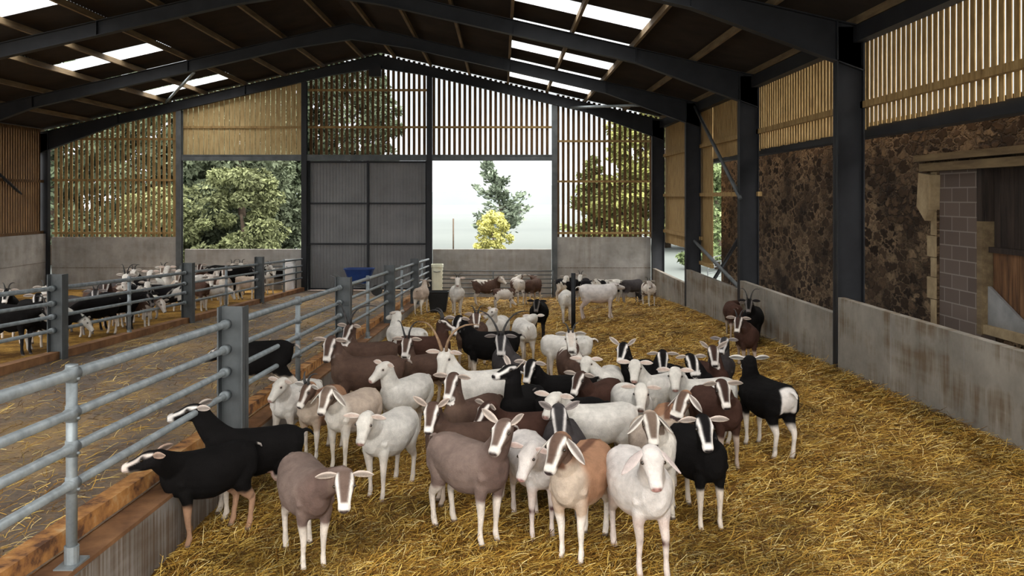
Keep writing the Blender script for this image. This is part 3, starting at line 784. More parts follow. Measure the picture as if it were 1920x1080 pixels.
def broad_tree(x, y, h, rad, col, label, nclump=70, per=230, size=0.22, group='trees beyond the gable', cat='tree'):
    zb = field_z(x, y) if y > 33 else EYE - 3.6
    r = empty('leafy_tree', (x, y, zb), 0, label, cat, group)
    MB().tube([(x, y, zb - 0.1), (x + 0.1, y, zb + h * 0.3), (x - 0.1, y, zb + h * 0.6)], [rad * 0.08, rad * 0.06, rad * 0.03], 9).build('trunk', M_bark, r, smooth=True)
    P = []; D = []; C = []
    for k in range(nclump):
        th = random.uniform(0, 6.28); zz = random.uniform(0.08, 1.0); rr = rad * math.sqrt(max(0.05, 1 - (zz * 1.05 - 0.35) ** 2 / 0.8)) * random.uniform(0.35, 1.0)
        c = np.array([x + rr * math.cos(th), y + rr * math.sin(th), zb + zz * h])
        s = rad * random.uniform(0.16, 0.32)
        q = rng.normal(size=(per, 3)); q /= np.linalg.norm(q, axis=1)[:, None]; q *= (rng.uniform(0.5, 1, per) ** 0.4)[:, None]
        q[:, 2] *= 0.7
        P.append(c + q * s); D.append(q + rng.normal(size=(per, 3)) * 0.5 + np.array([0, 0, -0.3]))
        C.append(np.array(col) * (random.uniform(0.65, 1.35)) * rng.uniform(0.8, 1.2, (per, 1)))
    leafmesh('foliage', np.vstack(P), np.vstack(D), size, np.vstack(C), r, 1.5)
    return r
def conifer(x, y, h, rad, col, label, nb=60, per=150, size=0.25, droop=0.2, group='trees beyond the gable', bare=0.1, bend=0.0):
    zb = field_z(x, y)
    r = empty('conifer', (x, y, zb), 0, label, 'tree', group)
    mb = MB(); mb.tube([(x, y, zb - 0.1), (x, y, zb + h * 0.5), (x + bend, y, zb + h)], [0.02 * h, 0.013 * h, 0.012], 8)
    P = []; D = []; C = []
    for k in range(nb):
        t_ = bare + (1 - bare) * (k + random.random()) / nb
        L = rad * (1 - t_) ** 0.75 * random.uniform(0.6, 1.1) + 0.12
        th = random.uniform(0, 6.28); dx, dy = math.cos(th), math.sin(th)
        x0 = x + bend * max(0, t_ * 2 - 1)
        b0 = np.array([x0, y, zb + t_ * h])
        tip = b0 + np.array([dx * L, dy * L, (0.35 - droop) * L])
        mb.tube([tuple(b0), tuple(b0 + (tip - b0) * 0.6 + np.array([0, 0, 0.02])), tuple(tip)], [0.004 * h, 0.003 * h, 0.008], 5)
        s = rng.uniform(0.15, 1.05, per)[:, None]
        base = b0 + (tip - b0) * s
        off = rng.normal(size=(per, 3)) * np.array([1, 1, 0.55]) * (0.16 * L * (1.15 - s * 0.8) + 0.05)
        P.append(base + off); D.append(np.tile(tip - b0, (per, 1)) / L + rng.normal(size=(per, 3)) * 0.5 + np.array([0, 0, -0.25]))
        C.append(np.array(col) * random.uniform(0.7, 1.3) * (0.8 + 0.5 * s))
    mb.build('trunk', M_bark, r, smooth=True)
    leafmesh('foliage', np.vstack(P), np.vstack(D), size, np.vstack(C), r, 1.8)
    return r
G1, G2, G3 = (0.060, 0.078, 0.045), (0.095, 0.115, 0.070), (0.125, 0.14, 0.065)
broad_tree(-19.5, 50, 10.5, 4.2, G1, 'dark bushy evergreen seen through the left gable opening, left side', 110, 240, 0.24)
broad_tree(-14.5, 48, 10.0, 3.6, G2, 'lighter evergreen filling the middle of the left gable opening', 110, 240, 0.22)
broad_tree(-16.5, 57, 13.5, 4.5, G1, 'tall dark tree rising behind the evergreens of the left opening', 90, 240, 0.28)
broad_tree(-10.5, 58, 14.0, 4.2, G1, 'tall tree behind the slats over the grey sliding door', 90, 240, 0.28)
broad_tree(-27, 52, 12.5, 5.0, G1, 'large tree behind the slats at the far left of the gable', 90, 200, 0.3)
broad_tree(-34, 55, 13.5, 5.0, G2, 'large tree outside the left corner of the barn', 70, 180, 0.3)
broad_tree(-13.0, 43.5, 5.2, 2.4, G3, 'yellow green shrub low in the left gable opening', 70, 200, 0.16, cat='shrub')
broad_tree(-17.5, 44, 4.2, 2.4, G3, 'round green shrub at the lower left of the left opening', 60, 200, 0.16, cat='shrub')
conifer(at(1170, 300, 62).x, 62, 9.5, 3.0, (0.15, 0.16, 0.05), 'golden conifer behind the right gable slats', 60, 130, 0.28)
conifer(at(1110, 300, 64).x, 64, 6.8, 2.6, (0.13, 0.15, 0.06), 'shorter conifer behind the right gable slats', 50, 130, 0.28)
broad_tree(at(1250, 300, 66).x, 66, 12.5, 4.2, (0.15, 0.15, 0.05), 'tall tree behind the right corner post of the gable', 70, 180, 0.3)
conifer(at(938, 330, 58).x, 58, 6.5, 2.7, (0.13, 0.16, 0.115), 'sparse young conifer standing in the right gable opening', 26, 130, 0.2, droop=-0.25, bare=0.12, bend=-0.75)
broad_tree(at(925, 440, 54).x, 54, 2.9, 1.15, (0.40, 0.39, 0.12), 'bright yellow bush in front of the sparse conifer', 50, 110, 0.13, cat='bush')
o = MB().tube([(at(850, 400, 57).x, 57, field_z(0, 57)), (at(850, 400, 57).x, 57, EYE - 1.4)], 0.05, 8).build('field_pole', M_bark, smooth=True)
tag(o, 'thin dark pole in the field left of the sparse conifer', 'pole')
broad_tree(15.5, 62, 9.0, 4.0, (0.17, 0.22, 0.10), 'pale green tree seen through the narrow gap in the right wall', 70, 160, 0.26)
broad_tree(11.5, 46, 5.5, 2.0, (0.17, 0.22, 0.10), 'green tree outside beyond the right corner of the barn', 60, 160, 0.2)
# hurdle in the yard seen under the right boarding
r_ = empty('yard_hurdle', (9.2, 33, EYE - 3.6), 0, 'dark metal hurdle in the yard outside the right wall', 'hurdle')
for k in range(5):
    MB().tube([(8.6, 36, EYE - 3.4 + 0.22 * k), (12.5, 42, EYE - 3.4 + 0.22 * k)], 0.02, 6).build('hurdle_bar', M_steel, r_)
for s in (0, 0.25, 0.5, 0.75, 1):
    MB().tube([(8.6 + 3.9 * s, 36 + 6 * s, EYE - 3.9), (8.6 + 3.9 * s, 36 + 6 * s, EYE - 2.5)], 0.022, 6).build('hurdle_upright', M_steel, r_)

# ================================================================== LOOSE STRAW
def strands(name, n, x0, x1, y0, y1, zf, label, dens=2.0, lift=0.012, parent=None, wmul=1.0, edge=None):
    u = rng.uniform(0, 1, n)
    # density falls with the square of depth
    y = 1.0 / (1.0 / y0 + u * (1.0 / y1 - 1.0 / y0))
    x = rng.uniform(x0, x1, n)
    if edge is not None: x = edge - np.abs(rng.normal(0, 0.16, n)) * 1.0
    z = np.array([zf(a, b) for a, b in zip(x, y)])
    th = rng.uniform(0, math.pi * 2, n)
    L = rng.uniform(0.05, 0.17, n) * (1 + 0.03 * y); W = rng.uniform(0.0012, 0.0027, n) * (0.5 + 0.07 * y) * wmul
    tilt = rng.normal(0, 0.22, n); curve = rng.normal(0, 0.25, n)
    dx, dy = np.cos(th), np.sin(th); sx, sy = -dy, dx
    K = 4
    V = np.empty((n, K, 2, 3))
    for k in range(K):
        s = k / (K - 1) - 0.5
        px = x + dx * L * s + sx * curve * L * (s * s - 0.08)
        py = y + dy * L * s + sy * curve * L * (s * s - 0.08)
        pz = z + lift + np.abs(tilt) * L * (s + 0.5) - 0.25 * L * (s * s) * 0.6 + rng.uniform(0, 0.012, n)
        for q, sg in enumerate((-1, 1)):
            V[:, k, q, 0] = px + sx * W * sg; V[:, k, q, 1] = py + sy * W * sg; V[:, k, q, 2] = pz + sg * W * 0.5
    me = bpy.data.meshes.new(name)
    me.vertices.add(n * K * 2); me.vertices.foreach_set('co', V.reshape(-1))
    base = (np.arange(n) * K * 2)[:, None, None]
    q = np.array([[0, 1, 3, 2], [2, 3, 5, 4], [4, 5, 7, 6]])[None]
    idx = (base + q).reshape(-1).astype(np.int32)
    m = n * 3
    me.loops.add(m * 4); me.polygons.add(m)
    me.loops.foreach_set('vertex_index', idx)
    me.polygons.foreach_set('loop_start', np.arange(0, m * 4, 4, dtype=np.int32))
    me.update(calc_edges=True)
    pal = np.array([(0.72, 0.50, 0.13), (0.50, 0.29, 0.05), (0.85, 0.68, 0.30), (0.28, 0.135, 0.022), (0.12, 0.055, 0.012)])
    c = pal[rng.choice(5, n, p=[.20, .30, .08, .24, .18])] * rng.uniform(0.75, 1.15, (n, 1))
    q_ = np.sin(x * 1.9 + 1.3 * np.sin(y * 1.1)) * np.sin(y * 1.6 + 1.1 * np.sin(x * 1.7)) + 0.6 * np.sin(x * 5.1 + y * 2.3) * np.sin(y * 4.7 - x * 1.9)
    c = c * (1.0 - 0.55 * np.clip(q_ * 0.9 + 0.1, 0, 1))[:, None]     # soiled, trodden patches
    c4 = np.ones((n, K * 2, 4)); c4[:, :, :3] = c[:, None, :]
    ca = me.color_attributes.new('Col', 'FLOAT_COLOR', 'POINT'); ca.data.foreach_set('color', c4.reshape(-1).astype(np.float32))
    me.materials.append(M_strand)
    o = bpy.data.objects.new(name, me); COL.objects.link(o)
    return tag(o, label, 'straw', kind='stuff')
strands('loose_straw', 190000, -2.6, 5.6, 4.6, 32, lambda a, b: pen_z(b) - 0.02 + lumps(a, b) + bank(a), 'golden loose straw strewn over the bed of the goat pen')
strands('loose_straw', 9000, -7.2, -3.05, 4.6, 30, lambda a, b: pass_z(b), 'scattered straw lying in the mucky passage between the fences', lift=0.006)
strands('loose_straw', 4000, 5.0, 5.6, 8.0, 20, lambda a, b: pen_z(b) + 0.03 + bank(a), 'pale straw banked up against the right concrete wall', lift=0.02, edge=5.6)

# ================================================================== GOATS
def nrm(v):
    v = np.asarray(v, float); return v / (np.linalg.norm(v) + 1e-9)
def loft(V, Fc, rings, n=14, sq=1.0):
    """rings: (centre, side axis, up axis, r_side, r_up, r_down)"""
    b = len(V)
    for (c, s, u, rs, ru, rd) in rings:
        for k in range(n):
            a = 2 * math.pi * k / n; ca, sa = math.cos(a), math.sin(a)
            if sq != 1.0:
                ca = math.copysign(abs(ca) ** sq, ca); sa = math.copysign(abs(sa) ** sq, sa)
            V.append(c + s * (rs * ca) + u * ((ru if sa > 0 else rd) * sa))
    m = len(rings)
    for i in range(m - 1):
        for k in range(n):
            Fc.append((b+i*n+k, b+i*n+(k+1) % n, b+(i+1)*n+(k+1) % n, b+(i+1)*n+k))
    V.append(rings[0][0]); V.append(rings[-1][0])
    for k in range(n):
        Fc.append((b+m*n, b+(k+1) % n, b+k)); Fc.append((b+m*n+1, b+(m-1)*n+k, b+(m-1)*n+(k+1) % n))
def chain(V, Fc, pts, rads, n=12, ref=(0, 1, 0)):
    pts = [np.array(p, float) for p in pts]; rings = []
    for i, p in enumerate(pts):
        t = nrm(pts[min(i+1, len(pts)-1)] - pts[max(i-1, 0)])
        s = nrm(np.array(ref) - t * np.dot(ref, t)); u = np.cross(t, s)
        r = rads[i]; r = (r, r, r) if not isinstance(r, tuple) else (r if len(r) == 3 else (r[0], r[1], r[1]))
        rings.append((p, s, u, r[0], r[1], r[2]))
    loft(V, Fc, rings, n)

W_, CR = (0.64, 0.605, 0.55), (0.70, 0.58, 0.46)
COATS = {
 'white': dict(body=W_, leg=(0.58, 0.51, 0.44), face=(0.61, 0.57, 0.51), stripe=(0.61, 0.57, 0.51), ear=(0.64, 0.56, 0.50), nose=(0.42, 0.24, 0.20), belly=(0.58, 0.52, 0.45)),
 'pink':  dict(body=(0.66, 0.61, 0.57), leg=(0.63, 0.53, 0.47), face=(0.62, 0.565, 0.525), stripe=(0.62, 0.565, 0.525), ear=(0.68, 0.57, 0.53), nose=(0.50, 0.27, 0.24), belly=(0.62, 0.50, 0.44), spot=1),
 'cream': dict(body=(0.50, 0.40, 0.32), leg=(0.68, 0.60, 0.50), face=(0.17, 0.12, 0.09), stripe=(0.80, 0.74, 0.66), ear=(0.80, 0.74, 0.66), nose=(0.12, 0.08, 0.07), belly=(0.72, 0.66, 0.58), chest=(0.72, 0.66, 0.58)),
 'grey':  dict(body=(0.205, 0.148, 0.124), leg=(0.66, 0.58, 0.50), face=(0.14, 0.095, 0.075), stripe=(0.80, 0.74, 0.68), ear=(0.66, 0.55, 0.47), nose=(0.10, 0.07, 0.06), neck=(0.13, 0.085, 0.07), belly=(0.20, 0.14, 0.12)),
 'brown': dict(body=(0.090, 0.054, 0.040), leg=(0.50, 0.40, 0.32), face=(0.085, 0.052, 0.04), stripe=(0.78, 0.72, 0.66), ear=(0.60, 0.48, 0.40), nose=(0.06, 0.04, 0.035), neck=(0.12, 0.076, 0.056)),
 'dkbrown': dict(body=(0.060, 0.030, 0.022), leg=(0.40, 0.31, 0.25), face=(0.05, 0.028, 0.022), stripe=(0.74, 0.68, 0.62), ear=(0.55, 0.45, 0.38), nose=(0.03, 0.02, 0.02)),
 'tan':   dict(body=(0.36, 0.195, 0.115), leg=(0.76, 0.68, 0.60), face=(0.12, 0.075, 0.055), stripe=(0.76, 0.70, 0.63), ear=(0.72, 0.66, 0.60), nose=(0.06, 0.04, 0.04), belly=(0.52, 0.36, 0.25), chest=(0.52, 0.42, 0.33), dorsal=(0.16, 0.08, 0.05)),
 'black': dict(body=(0.0070, 0.0062, 0.0060), leg=(0.62, 0.53, 0.44), face=(0.009, 0.008, 0.008), stripe=(0.78, 0.73, 0.68), ear=(0.62, 0.52, 0.45), nose=(0.03, 0.025, 0.025)),
 'blacktan': dict(body=(0.0070, 0.0062, 0.0060), leg=(0.36, 0.21, 0.13), face=(0.009, 0.008, 0.008), stripe=(0.72, 0.62, 0.55), ear=(0.50, 0.35, 0.27), nose=(0.30, 0.22, 0.2)),
 'blackrump': dict(body=(0.0070, 0.0062, 0.0060), leg=(0.74, 0.66, 0.58), face=(0.009, 0.008, 0.008), stripe=(0.78, 0.73, 0.68), ear=(0.80, 0.75, 0.68), nose=(0.03, 0.025, 0.025), rump=(0.68, 0.63, 0.59)),
 'allblack': dict(body=(0.0070, 0.0062, 0.0060), leg=(0.02, 0.018, 0.018), face=(0.009, 0.008, 0.008), stripe=(0.16, 0.14, 0.13), ear=(0.04, 0.035, 0.035), nose=(0.02, 0.02, 0.02)),
 'charcoal': dict(body=(0.055, 0.048, 0.048), leg=(0.25, 0.22, 0.2), face=(0.035, 0.032, 0.033), stripe=(0.62, 0.58, 0.55), ear=(0.35, 0.3, 0.28), nose=(0.03, 0.02, 0.02)),
 'pied':  dict(body=(0.012, 0.011, 0.012), leg=(0.5, 0.45, 0.4), face=(0.62, 0.58, 0.52), stripe=(0.72, 0.68, 0.62), ear=(0.62, 0.55, 0.48), nose=(0.1, 0.08, 0.08), patch=(0.66, 0.62, 0.56)),
 'piedbrown': dict(body=(0.10, 0.06, 0.045), leg=(0.6, 0.54, 0.47), face=(0.60, 0.52, 0.45), stripe=(0.72, 0.68, 0.62), ear=(0.62, 0.55, 0.48), nose=(0.1, 0.08, 0.08), patch=(0.66, 0.60, 0.53)),
}
def sstep(x, a, b):
    t = np.clip((x - a) / (b - a + 1e-9), 0, 1); return t * t * (3 - 2 * t)

def place(u=None, v=None, kind='g', s=1.0, Z=None, zone='pen', X=None):
    gz = pen_z if zone == 'pen' else ((lambda y: pass_z(y)) if zone == 'pass' else (lambda y: pass_z(y) + 0.04))
    if X is not None:
        Z = F * X / (u - CU)
    elif Z is None:
        Z = 10.0
        for _ in range(60):
            hgt = 0.80 * s if kind == 't' else 0.0
            Z = 0.5 * Z + 0.5 * F * (EYE - gz(Z) - hgt) / (v - CV)
    return (u - CU) * Z / F, Z, gz(Z)

NG = [0]
def goat(label, u, v=None, kind='g', a=0.0, s=1.0, head=None, hy=0.0, hp=38.0, coat='white', ear='side', horn=None, horncol='dark',
         zone='pen', Z=None, X=None, far=False, fat=1.1, beard=False, step=0.0, collar=None, tag_=None, udder=False, group=None, lie=False, hz=None, nl=0.33, neckp=45, dz=0.0, earw=1.0):
    NG[0] += 1
    x, y, zg = place(u, v, kind, s, Z, zone, X)
    dist = y
    C = COATS[coat]
    rot = R(a - 90)
    root = empty('goat', (x, y, zg - 0.012 + dz), rot, label, 'goat', group)
    cr, srn = math.cos(rot), math.sin(rot)
    def to_local(p):
        d = np.array([p[0] - x, p[1] - y, p[2] - (zg - 0.012 + dz)])
        return np.array([cr * d[0] + srn * d[1], -srn * d[0] + cr * d[1], d[2]])
    # --- head frame
    hya = R(hy - 90) - rot
    cp, sp_ = math.cos(R(hp)), math.sin(R(hp))
    hx = np.array([math.cos(hya) * cp, math.sin(hya) * cp, -sp_])
    hside = nrm(np.cross(np.array([0, 0, 1.0]), hx)); hup = np.cross(hx, hside)
    drop = -0.30 if lie else 0.0
    NB = np.array([0.31, 0, 0.68 + drop]) * s
    L = nl * s
    if head is not None:
        camL = to_local((0, 0, EYE))
        tgt = to_local(at(head[0], head[1], 10.0))
        rd = nrm(tgt - camL)
        o = camL - hx * 0.10 * s          # ray of poll positions
        if hz is not None:
            tt = (hz) / (at(head[0], head[1], 10.0).y / np.linalg.norm(tgt - camL))
            Pp = o + rd * tt
        else:
            oc = NB - o; tm = float(np.dot(oc, rd)); d2 = float(np.dot(oc, oc)) - tm * tm
            if d2 < L * L:
                h_ = math.sqrt(L * L - d2)
                c1, c2 = o + rd * (tm - h_), o + rd * (tm + h_)
                fw = nrm(np.array([math.cos(R(neckp)), 0, math.sin(R(neckp))]))
                Pp = c1 if np.dot(c1 - NB, fw) > np.dot(c2 - NB, fw) else c2
            else:
                Pp = o + rd * tm
                Pp = NB + nrm(Pp - NB) * min(np.linalg.norm(Pp - NB), L * 1.15)
    else:
        Pp = NB + L * np.array([math.cos(R(neckp)), 0, math.sin(R(neckp))])
    V = []; Fc = []
    ex, ey, ez = np.array([1., 0, 0]), np.array([0, 1., 0]), np.array([0, 0, 1.])
    # trunk
    prof = [(-.435, .665, .035, .035, .05), (-.415, .665, .075, .075, .10), (-.36, .655, .115, .115, .15), (-.28, .640, .135, .145, .19), (-.15, .615, .155, .160, .215),
            (0.0, .600, .170, .170, .230), (.13, .605, .158, .170, .215), (.25, .625, .128, .165, .200), (.33, .640, .105, .150, .185), (.39, .640, .080, .115, .145), (.425, .635, .04, .06, .08)]
    loft(V, Fc, [(np.array([px, 0, pz + drop]) * s, ey, ez, ry * s * fat * 1.17, ru * s * 1.06, rd * s * (0.85 + 0.15 * fat) * 1.08) for (px, pz, ry, ru, rd) in prof], 18)
    # neck
    P0 = np.array([0.22, 0, 0.645 + drop]) * s
    P2 = Pp - hx * 0.0 * s - hup * 0.012 * s
    P1 = np.array([0.35, 0, 0.70 + drop]) * s * 0.55 + 0.45 * (0.5 * (P0 + P2)) + ex * 0.02 * s
    pts = []; rads = []
    for k in range(7):
        t = k / 6
        pts.append((1-t)**2 * P0 + 2*t*(1-t) * P1 + t*t * P2)
        rads.append(((.120 - .050 * t ** 0.9) * s, (.162 - .080 * t ** 0.85) * s))
    pts.append(P2 + nrm(P2 - pts[-2]) * 0.02 * s); rads.append((.035 * s, .045 * s))
    sref = nrm(ey * 0.6 + hside * 0.4)
    chain(V, Fc, pts, rads, 14, sref)
    # head
    HS = 1.10
    hsec = [(-.055, -.012, .018, .018, .018), (-.035, -.006, .042, .036, .042), (0.0, -.002, .056, .048, .062), (.04, 0, .060, .052, .074), (.08, -.001, .063, .048, .074), (.115, -.006, .050, .040, .066),
            (.15, -.014, .040, .034, .054), (.19, -.020, .035, .031, .044), (.222, -.024, .036, .028, .038), (.242, -.028, .029, .022, .028), (.252, -.030, .014, .010, .014)]
    loft(V, Fc, [(Pp + (hx * t + hup * d) * s * HS, hside, hup, a_ * s * HS * (1.17 if t < .13 else 1.26), b_ * s * HS * 1.08, c_ * s * HS * 1.08) for (t, d, a_, b_, c_) in hsec], 16, 0.9)
    if not lie:
        for sg in (-1, 1):      # hip bones and shoulder blades under the skin
            chain(V, Fc, [np.array(p) * s for p in ((-.34, sg*.075, .715), (-.29, sg*.088, .735), (-.22, sg*.08, .73))], [.025*s, .042*s, .025*s], 8)
            chain(V, Fc, [np.array(p) * s for p in ((.22, sg*.085, .75), (.25, sg*.105, .66), (.31, sg*.105, .56), (.27, sg*.09, .48))], [.028*s, .045*s, .050*s, .03*s], 8)
    # brow ridges
    for sg in (-1, 1):
        c = Pp + (hx * 0.075 + hside * sg * 0.053 + hup * 0.027) * s * HS
        chain(V, Fc, [c - hx * 0.03 * s, c, c + hx * 0.022 * s], [.010 * s, .021 * s, .009 * s], 8, hside)
    if beard:
        b0 = Pp + (hx * 0.19 - hup * 0.055) * s * HS
        chain(V, Fc, [b0, b0 + np.array([0, 0, -.06]) * s, b0 + np.array([0, 0, -.14]) * s], [.024 * s, .018 * s, .008 * s], 8, hside)
    # legs
    js = [random.uniform(-1, 1) for _ in range(4)]
    st = step
    if not lie:
        for i, sg in enumerate((-1, 1)):
            o_x = (0.045 * js[i] + st * sg * 0.10)
            fy = sg * (.088 + 0.012 * js[i])
            pts = [(.255, sg*.075, .60), (.265, sg*.088, .48), (.262 + o_x*.35, sg*.090, .38), (.268 + o_x*.65, fy, .275), (.268 + o_x*.72, fy, .225), (.264 + o_x*.88, fy, .14), (.266 + o_x, fy, .075), (.282 + o_x, fy, .040), (.292 + o_x, fy, .0)]
            rad = [.074, .068, .046, .034, .029, .0225, .028, .026, .034]
            chain(V, Fc, [np.array(p) * s for p in pts], [(r * s * .85, r * s) for r in rad], 12)
        for i, sg in enumerate((-1, 1)):
            o_x = (0.05 * js[2 + i] - st * sg * 0.12)
            hy_ = sg * (.092 + 0.012 * js[2 + i])
            pts = [(-.29, sg*.075, .66), (-.27, sg*.095, .54), (-.245 + o_x*.3, sg*.100, .45), (-.295 + o_x*.6, sg*.095, .365), (-.362 + o_x*.85, hy_, .285), (-.360 + o_x*.92, hy_, .235), (-.345 + o_x, hy_, .14), (-.338 + o_x, hy_, .075), (-.322 + o_x, hy_, .040), (-.312 + o_x, hy_, .0)]
            rad = [(.092, .14), (.085, .135), (.068, .098), (.047, .062), (.030, .038), (.024, .030), (.022, .024), (.027, .028), (.025, .026), (.032, .034)]
            chain(V, Fc, [np.array(p) * s for p in pts], [(r[0] * s, r[1] * s) for r in rad], 12)
    else:
        for sg in (-1, 1):
            chain(V, Fc, [np.array(p) * s for p in ((.25, sg*.09, .25), (.40, sg*.12, .10), (.30, sg*.13, .03), (.18, sg*.13, .03))], [.05*s, .036*s, .026*s, .024*s], 10)
            chain(V, Fc, [np.array(p) * s for p in ((-.25, sg*.11, .25), (-.08, sg*.17, .12), (-.25, sg*.18, .04), (-.10, sg*.19, .03))], [.10*s, .06*s, .03*s, .024*s], 10)
    # tail
    tl = random.uniform(-.03, .03)
    chain(V, Fc, [np.array(p) * s for p in ((-.40, 0, .71 + drop), (-.455, tl*.5, .735 + drop), (-.50, tl, .715 + drop), (-.525, tl, .67 + drop))], [(.030*s, .022*s), (.028*s, .018*s), (.026*s, .014*s), (.012*s, .008*s)], 8)
    if udder:
        for sg in (-1, 1):
            c = np.array([-.20, sg * .055, .40])
            chain(V, Fc, [(c + q) * s for q in (np.array([0, 0, .06]), np.array([0, 0, 0]), np.array([0.01, 0, -.06]), np.array([.015, 0, -.10]))], [.06*s, .072*s, .055*s, .015*s], 10)
    me = bpy.data.meshes.new('goat_raw')
    me.from_pydata([tuple(p) for p in V], [], Fc)
    tmp = bpy.data.objects.new('goat_raw', me); COL.objects.link(tmp)
    md = tmp.modifiers.new('r', 'REMESH'); md.mode = 'VOXEL'
    md.voxel_size = (0.0105 if dist < 9.5 else (0.013 if dist < 17 else 0.016)) * s
    md2 = tmp.modifiers.new('s', 'SMOOTH'); md2.factor = 0.5; md2.iterations = 4 if dist < 9.5 else 2
    dg = bpy.context.evaluated_depsgraph_get(); dg.update()
    ev = tmp.evaluated_get(dg)
    em = ev.to_mesh()
    nv = len(em.vertices); co = np.empty(nv * 3); em.vertices.foreach_get('co', co); co = co.reshape(-1, 3)
    faces = [tuple(p.vertices) for p in em.polygons]
    ev.to_mesh_clear()
    bpy.data.objects.remove(tmp); bpy.data.meshes.remove(me)
    # --- ears (same skin, thin leaves)
    EV = []; EF = []; ecol = []
    el = (.165 if ear != 'droop' else .20) * s; ew = (.031 if ear != 'droop' else .044) * s * earw
    for sg in (-1, 1):
        root_e = Pp + (hx * 0.005 + hside * sg * 0.052 + hup * 0.018) * s * HS
        if ear == 'side':   d = nrm(hside * sg * 1.0 + hup * 0.18 + hx * 0.05 + np.array([0, 0, 0.05])); wd = nrm(hup * 0.8 - hx * 0.6)
        elif ear == 'up':   d = nrm(hside * sg * 0.85 + hup * 0.55 - hx * 0.15 + np.array([0, 0, 0.15])); wd = nrm(hup * 0.6 - hx * 0.8)
        elif ear == 'back': d = nrm(hside * sg * 0.6 + hup * 0.15 - hx * 0.7); wd = nrm(hup)
        else:               d = nrm(hside * sg * 0.72 + np.array([0, 0, -0.70]) - hx * 0.05); wd = nrm(hx * 0.75 * 1.0 + hside * sg * 0.35)
        wd = nrm(wd - d * np.dot(wd, d)); th = np.cross(d, wd)
        if np.dot(th, hx) < 0: th = -th
        rings = []
        for (t, wdt) in ((0.0, .40), (.12, .62), (.3, .92), (.5, 1.0), (.7, .88), (.86, .58), (.96, .25), (1.0, .05)):
            c = root_e + d * el * t + np.array([0, 0, -0.25 if ear != 'up' else 0.0]) * el * t * t * 0.5 - th * 0.0
            rings.append((c, wd, th, ew * wdt, 0.004 * s, 0.007 * s))
        b = len(EV); loft(EV, EF, rings, 10)
        for k in range(len(EV) - b):
            kk = k % 10 if k < 80 else 0
            edge = abs(math.cos(2 * math.pi * kk / 10)) if k < 80 else 1
            e_ = np.array(C['ear'])
            if k < 80 and edge < 0.75:
                inner = math.sin(2 * math.pi * kk / 10) > 0
                if coat not in ('white', 'pink'):
                    e_ = np.array(C['ear']) * 0.45 if inner else 0.6 * np.array(C['face']) + 0.2 * e_
                elif inner: e_ = e_ * np.array([0.88, 0.78, 0.73])
            ecol.append(e_)
    # --- coat pattern
    p = co / s
    q = (co - Pp) / s / HS
    t_ = q @ hx; sd_ = (q @ hside) / 1.17; uu = q @ hup
    nz = np.sin(p[:, 0] * 23 + NG[0]) * np.sin(p[:, 1] * 19 + 2) * np.sin(p[:, 2] * 21 + NG[0] * 2) * 0.5 + 0.3 * np.sin(p[:, 0] * 51 + p[:, 2] * 43)
    col = np.tile(np.array(C['body']), (nv, 1)).astype(float)
    def mixc(mask, c):
        nonlocal col
        col = col * (1 - mask[:, None]) + np.array(c) * mask[:, None]
    bz = p[:, 2] - drop
    prof_r = np.where(t_ > 0.12, 0.062, 0.10) * 1.0
    headm = ((t_ > -0.06) & (uu > -prof_r - 0.012) & (np.abs(sd_) < np.where(t_ > 0.13, 0.055, 0.10)) & (np.abs(sd_) < 0.10) & (uu > -0.115) & (uu < 0.08) & (t_ < 0.27)).astype(float)
    trunk = 1 - headm
    if 'belly' in C: mixc(sstep(-bz, -0.50, -0.40) * trunk * sstep(0.45 - np.abs(p[:, 0]), 0, 0.1), C['belly'])
    if 'chest' in C: mixc(sstep(p[:, 0], 0.24, 0.36) * trunk * sstep(0.86 - p[:, 2], 0, 0.1), C['chest'])
    if 'neck' in C: mixc(sstep(p[:, 0] + 0.25 * nz * 0.2, 0.22, 0.42) * trunk, C['neck'])
    if 'dorsal' in C: mixc(sstep(p[:, 2], 0.74, 0.78) * sstep(-np.abs(p[:, 1]), -0.05, -0.02) * trunk, C['dorsal'])
    if 'patch' in C:
        pm = np.sin(p[:, 0] * 7.5 + NG[0] * 1.7) + np.sin(p[:, 2] * 8.3 + NG[0] * 0.9) + np.sin(p[:, 1] * 9 + NG[0]) + nz
        mixc(sstep(pm, 0.5, 0.8) * trunk, C['patch'])
    legm = sstep(-bz, -0.40, -0.33) if not lie else 0 * bz
    legm = sstep(-(bz + 0.03 * nz), -0.39, -0.33) * (1 - headm) if not lie else 0 * bz
    mixc(legm, C['leg'])
    if not lie and coat not in ('white', 'pink'):
        # darker knees / patches down the front of the shins
        km = sstep(nz, 0.35, 0.55) * legm * 0.55
        mixc(km, np.array(C['leg']) * 0.35)
    if 'spot' in C:
        km = np.exp(-((p[:, 2] - 0.255) ** 2 / 0.0006 + (p[:, 0] - 0.30) ** 2 / 0.0008)); mixc(np.clip(km * 1.2, 0, 1), (0.10, 0.05, 0.045))
    if not lie:
        hoof = sstep(-p[:, 2], -0.038, -0.028); mixc(hoof, (0.16, 0.12, 0.09) if coat not in ('white', 'pink') else (0.45, 0.33, 0.26))
    if 'rump' in C:
        rm = sstep(-p[:, 0], 0.36, 0.39) * sstep(bz, 0.42, 0.5) * sstep(0.10 - np.abs(p[:, 1]), 0, 0.02); mixc(rm, C['rump'])
    if udder:
        um = sstep(-bz, -0.45, -0.41) * sstep(bz, 0.27, 0.30) * (p[:, 0] > -0.30) * (p[:, 0] < -0.10) * sstep(0.115 - np.abs(p[:, 1]), 0, 0.02); mixc(um, (0.62, 0.42, 0.36))
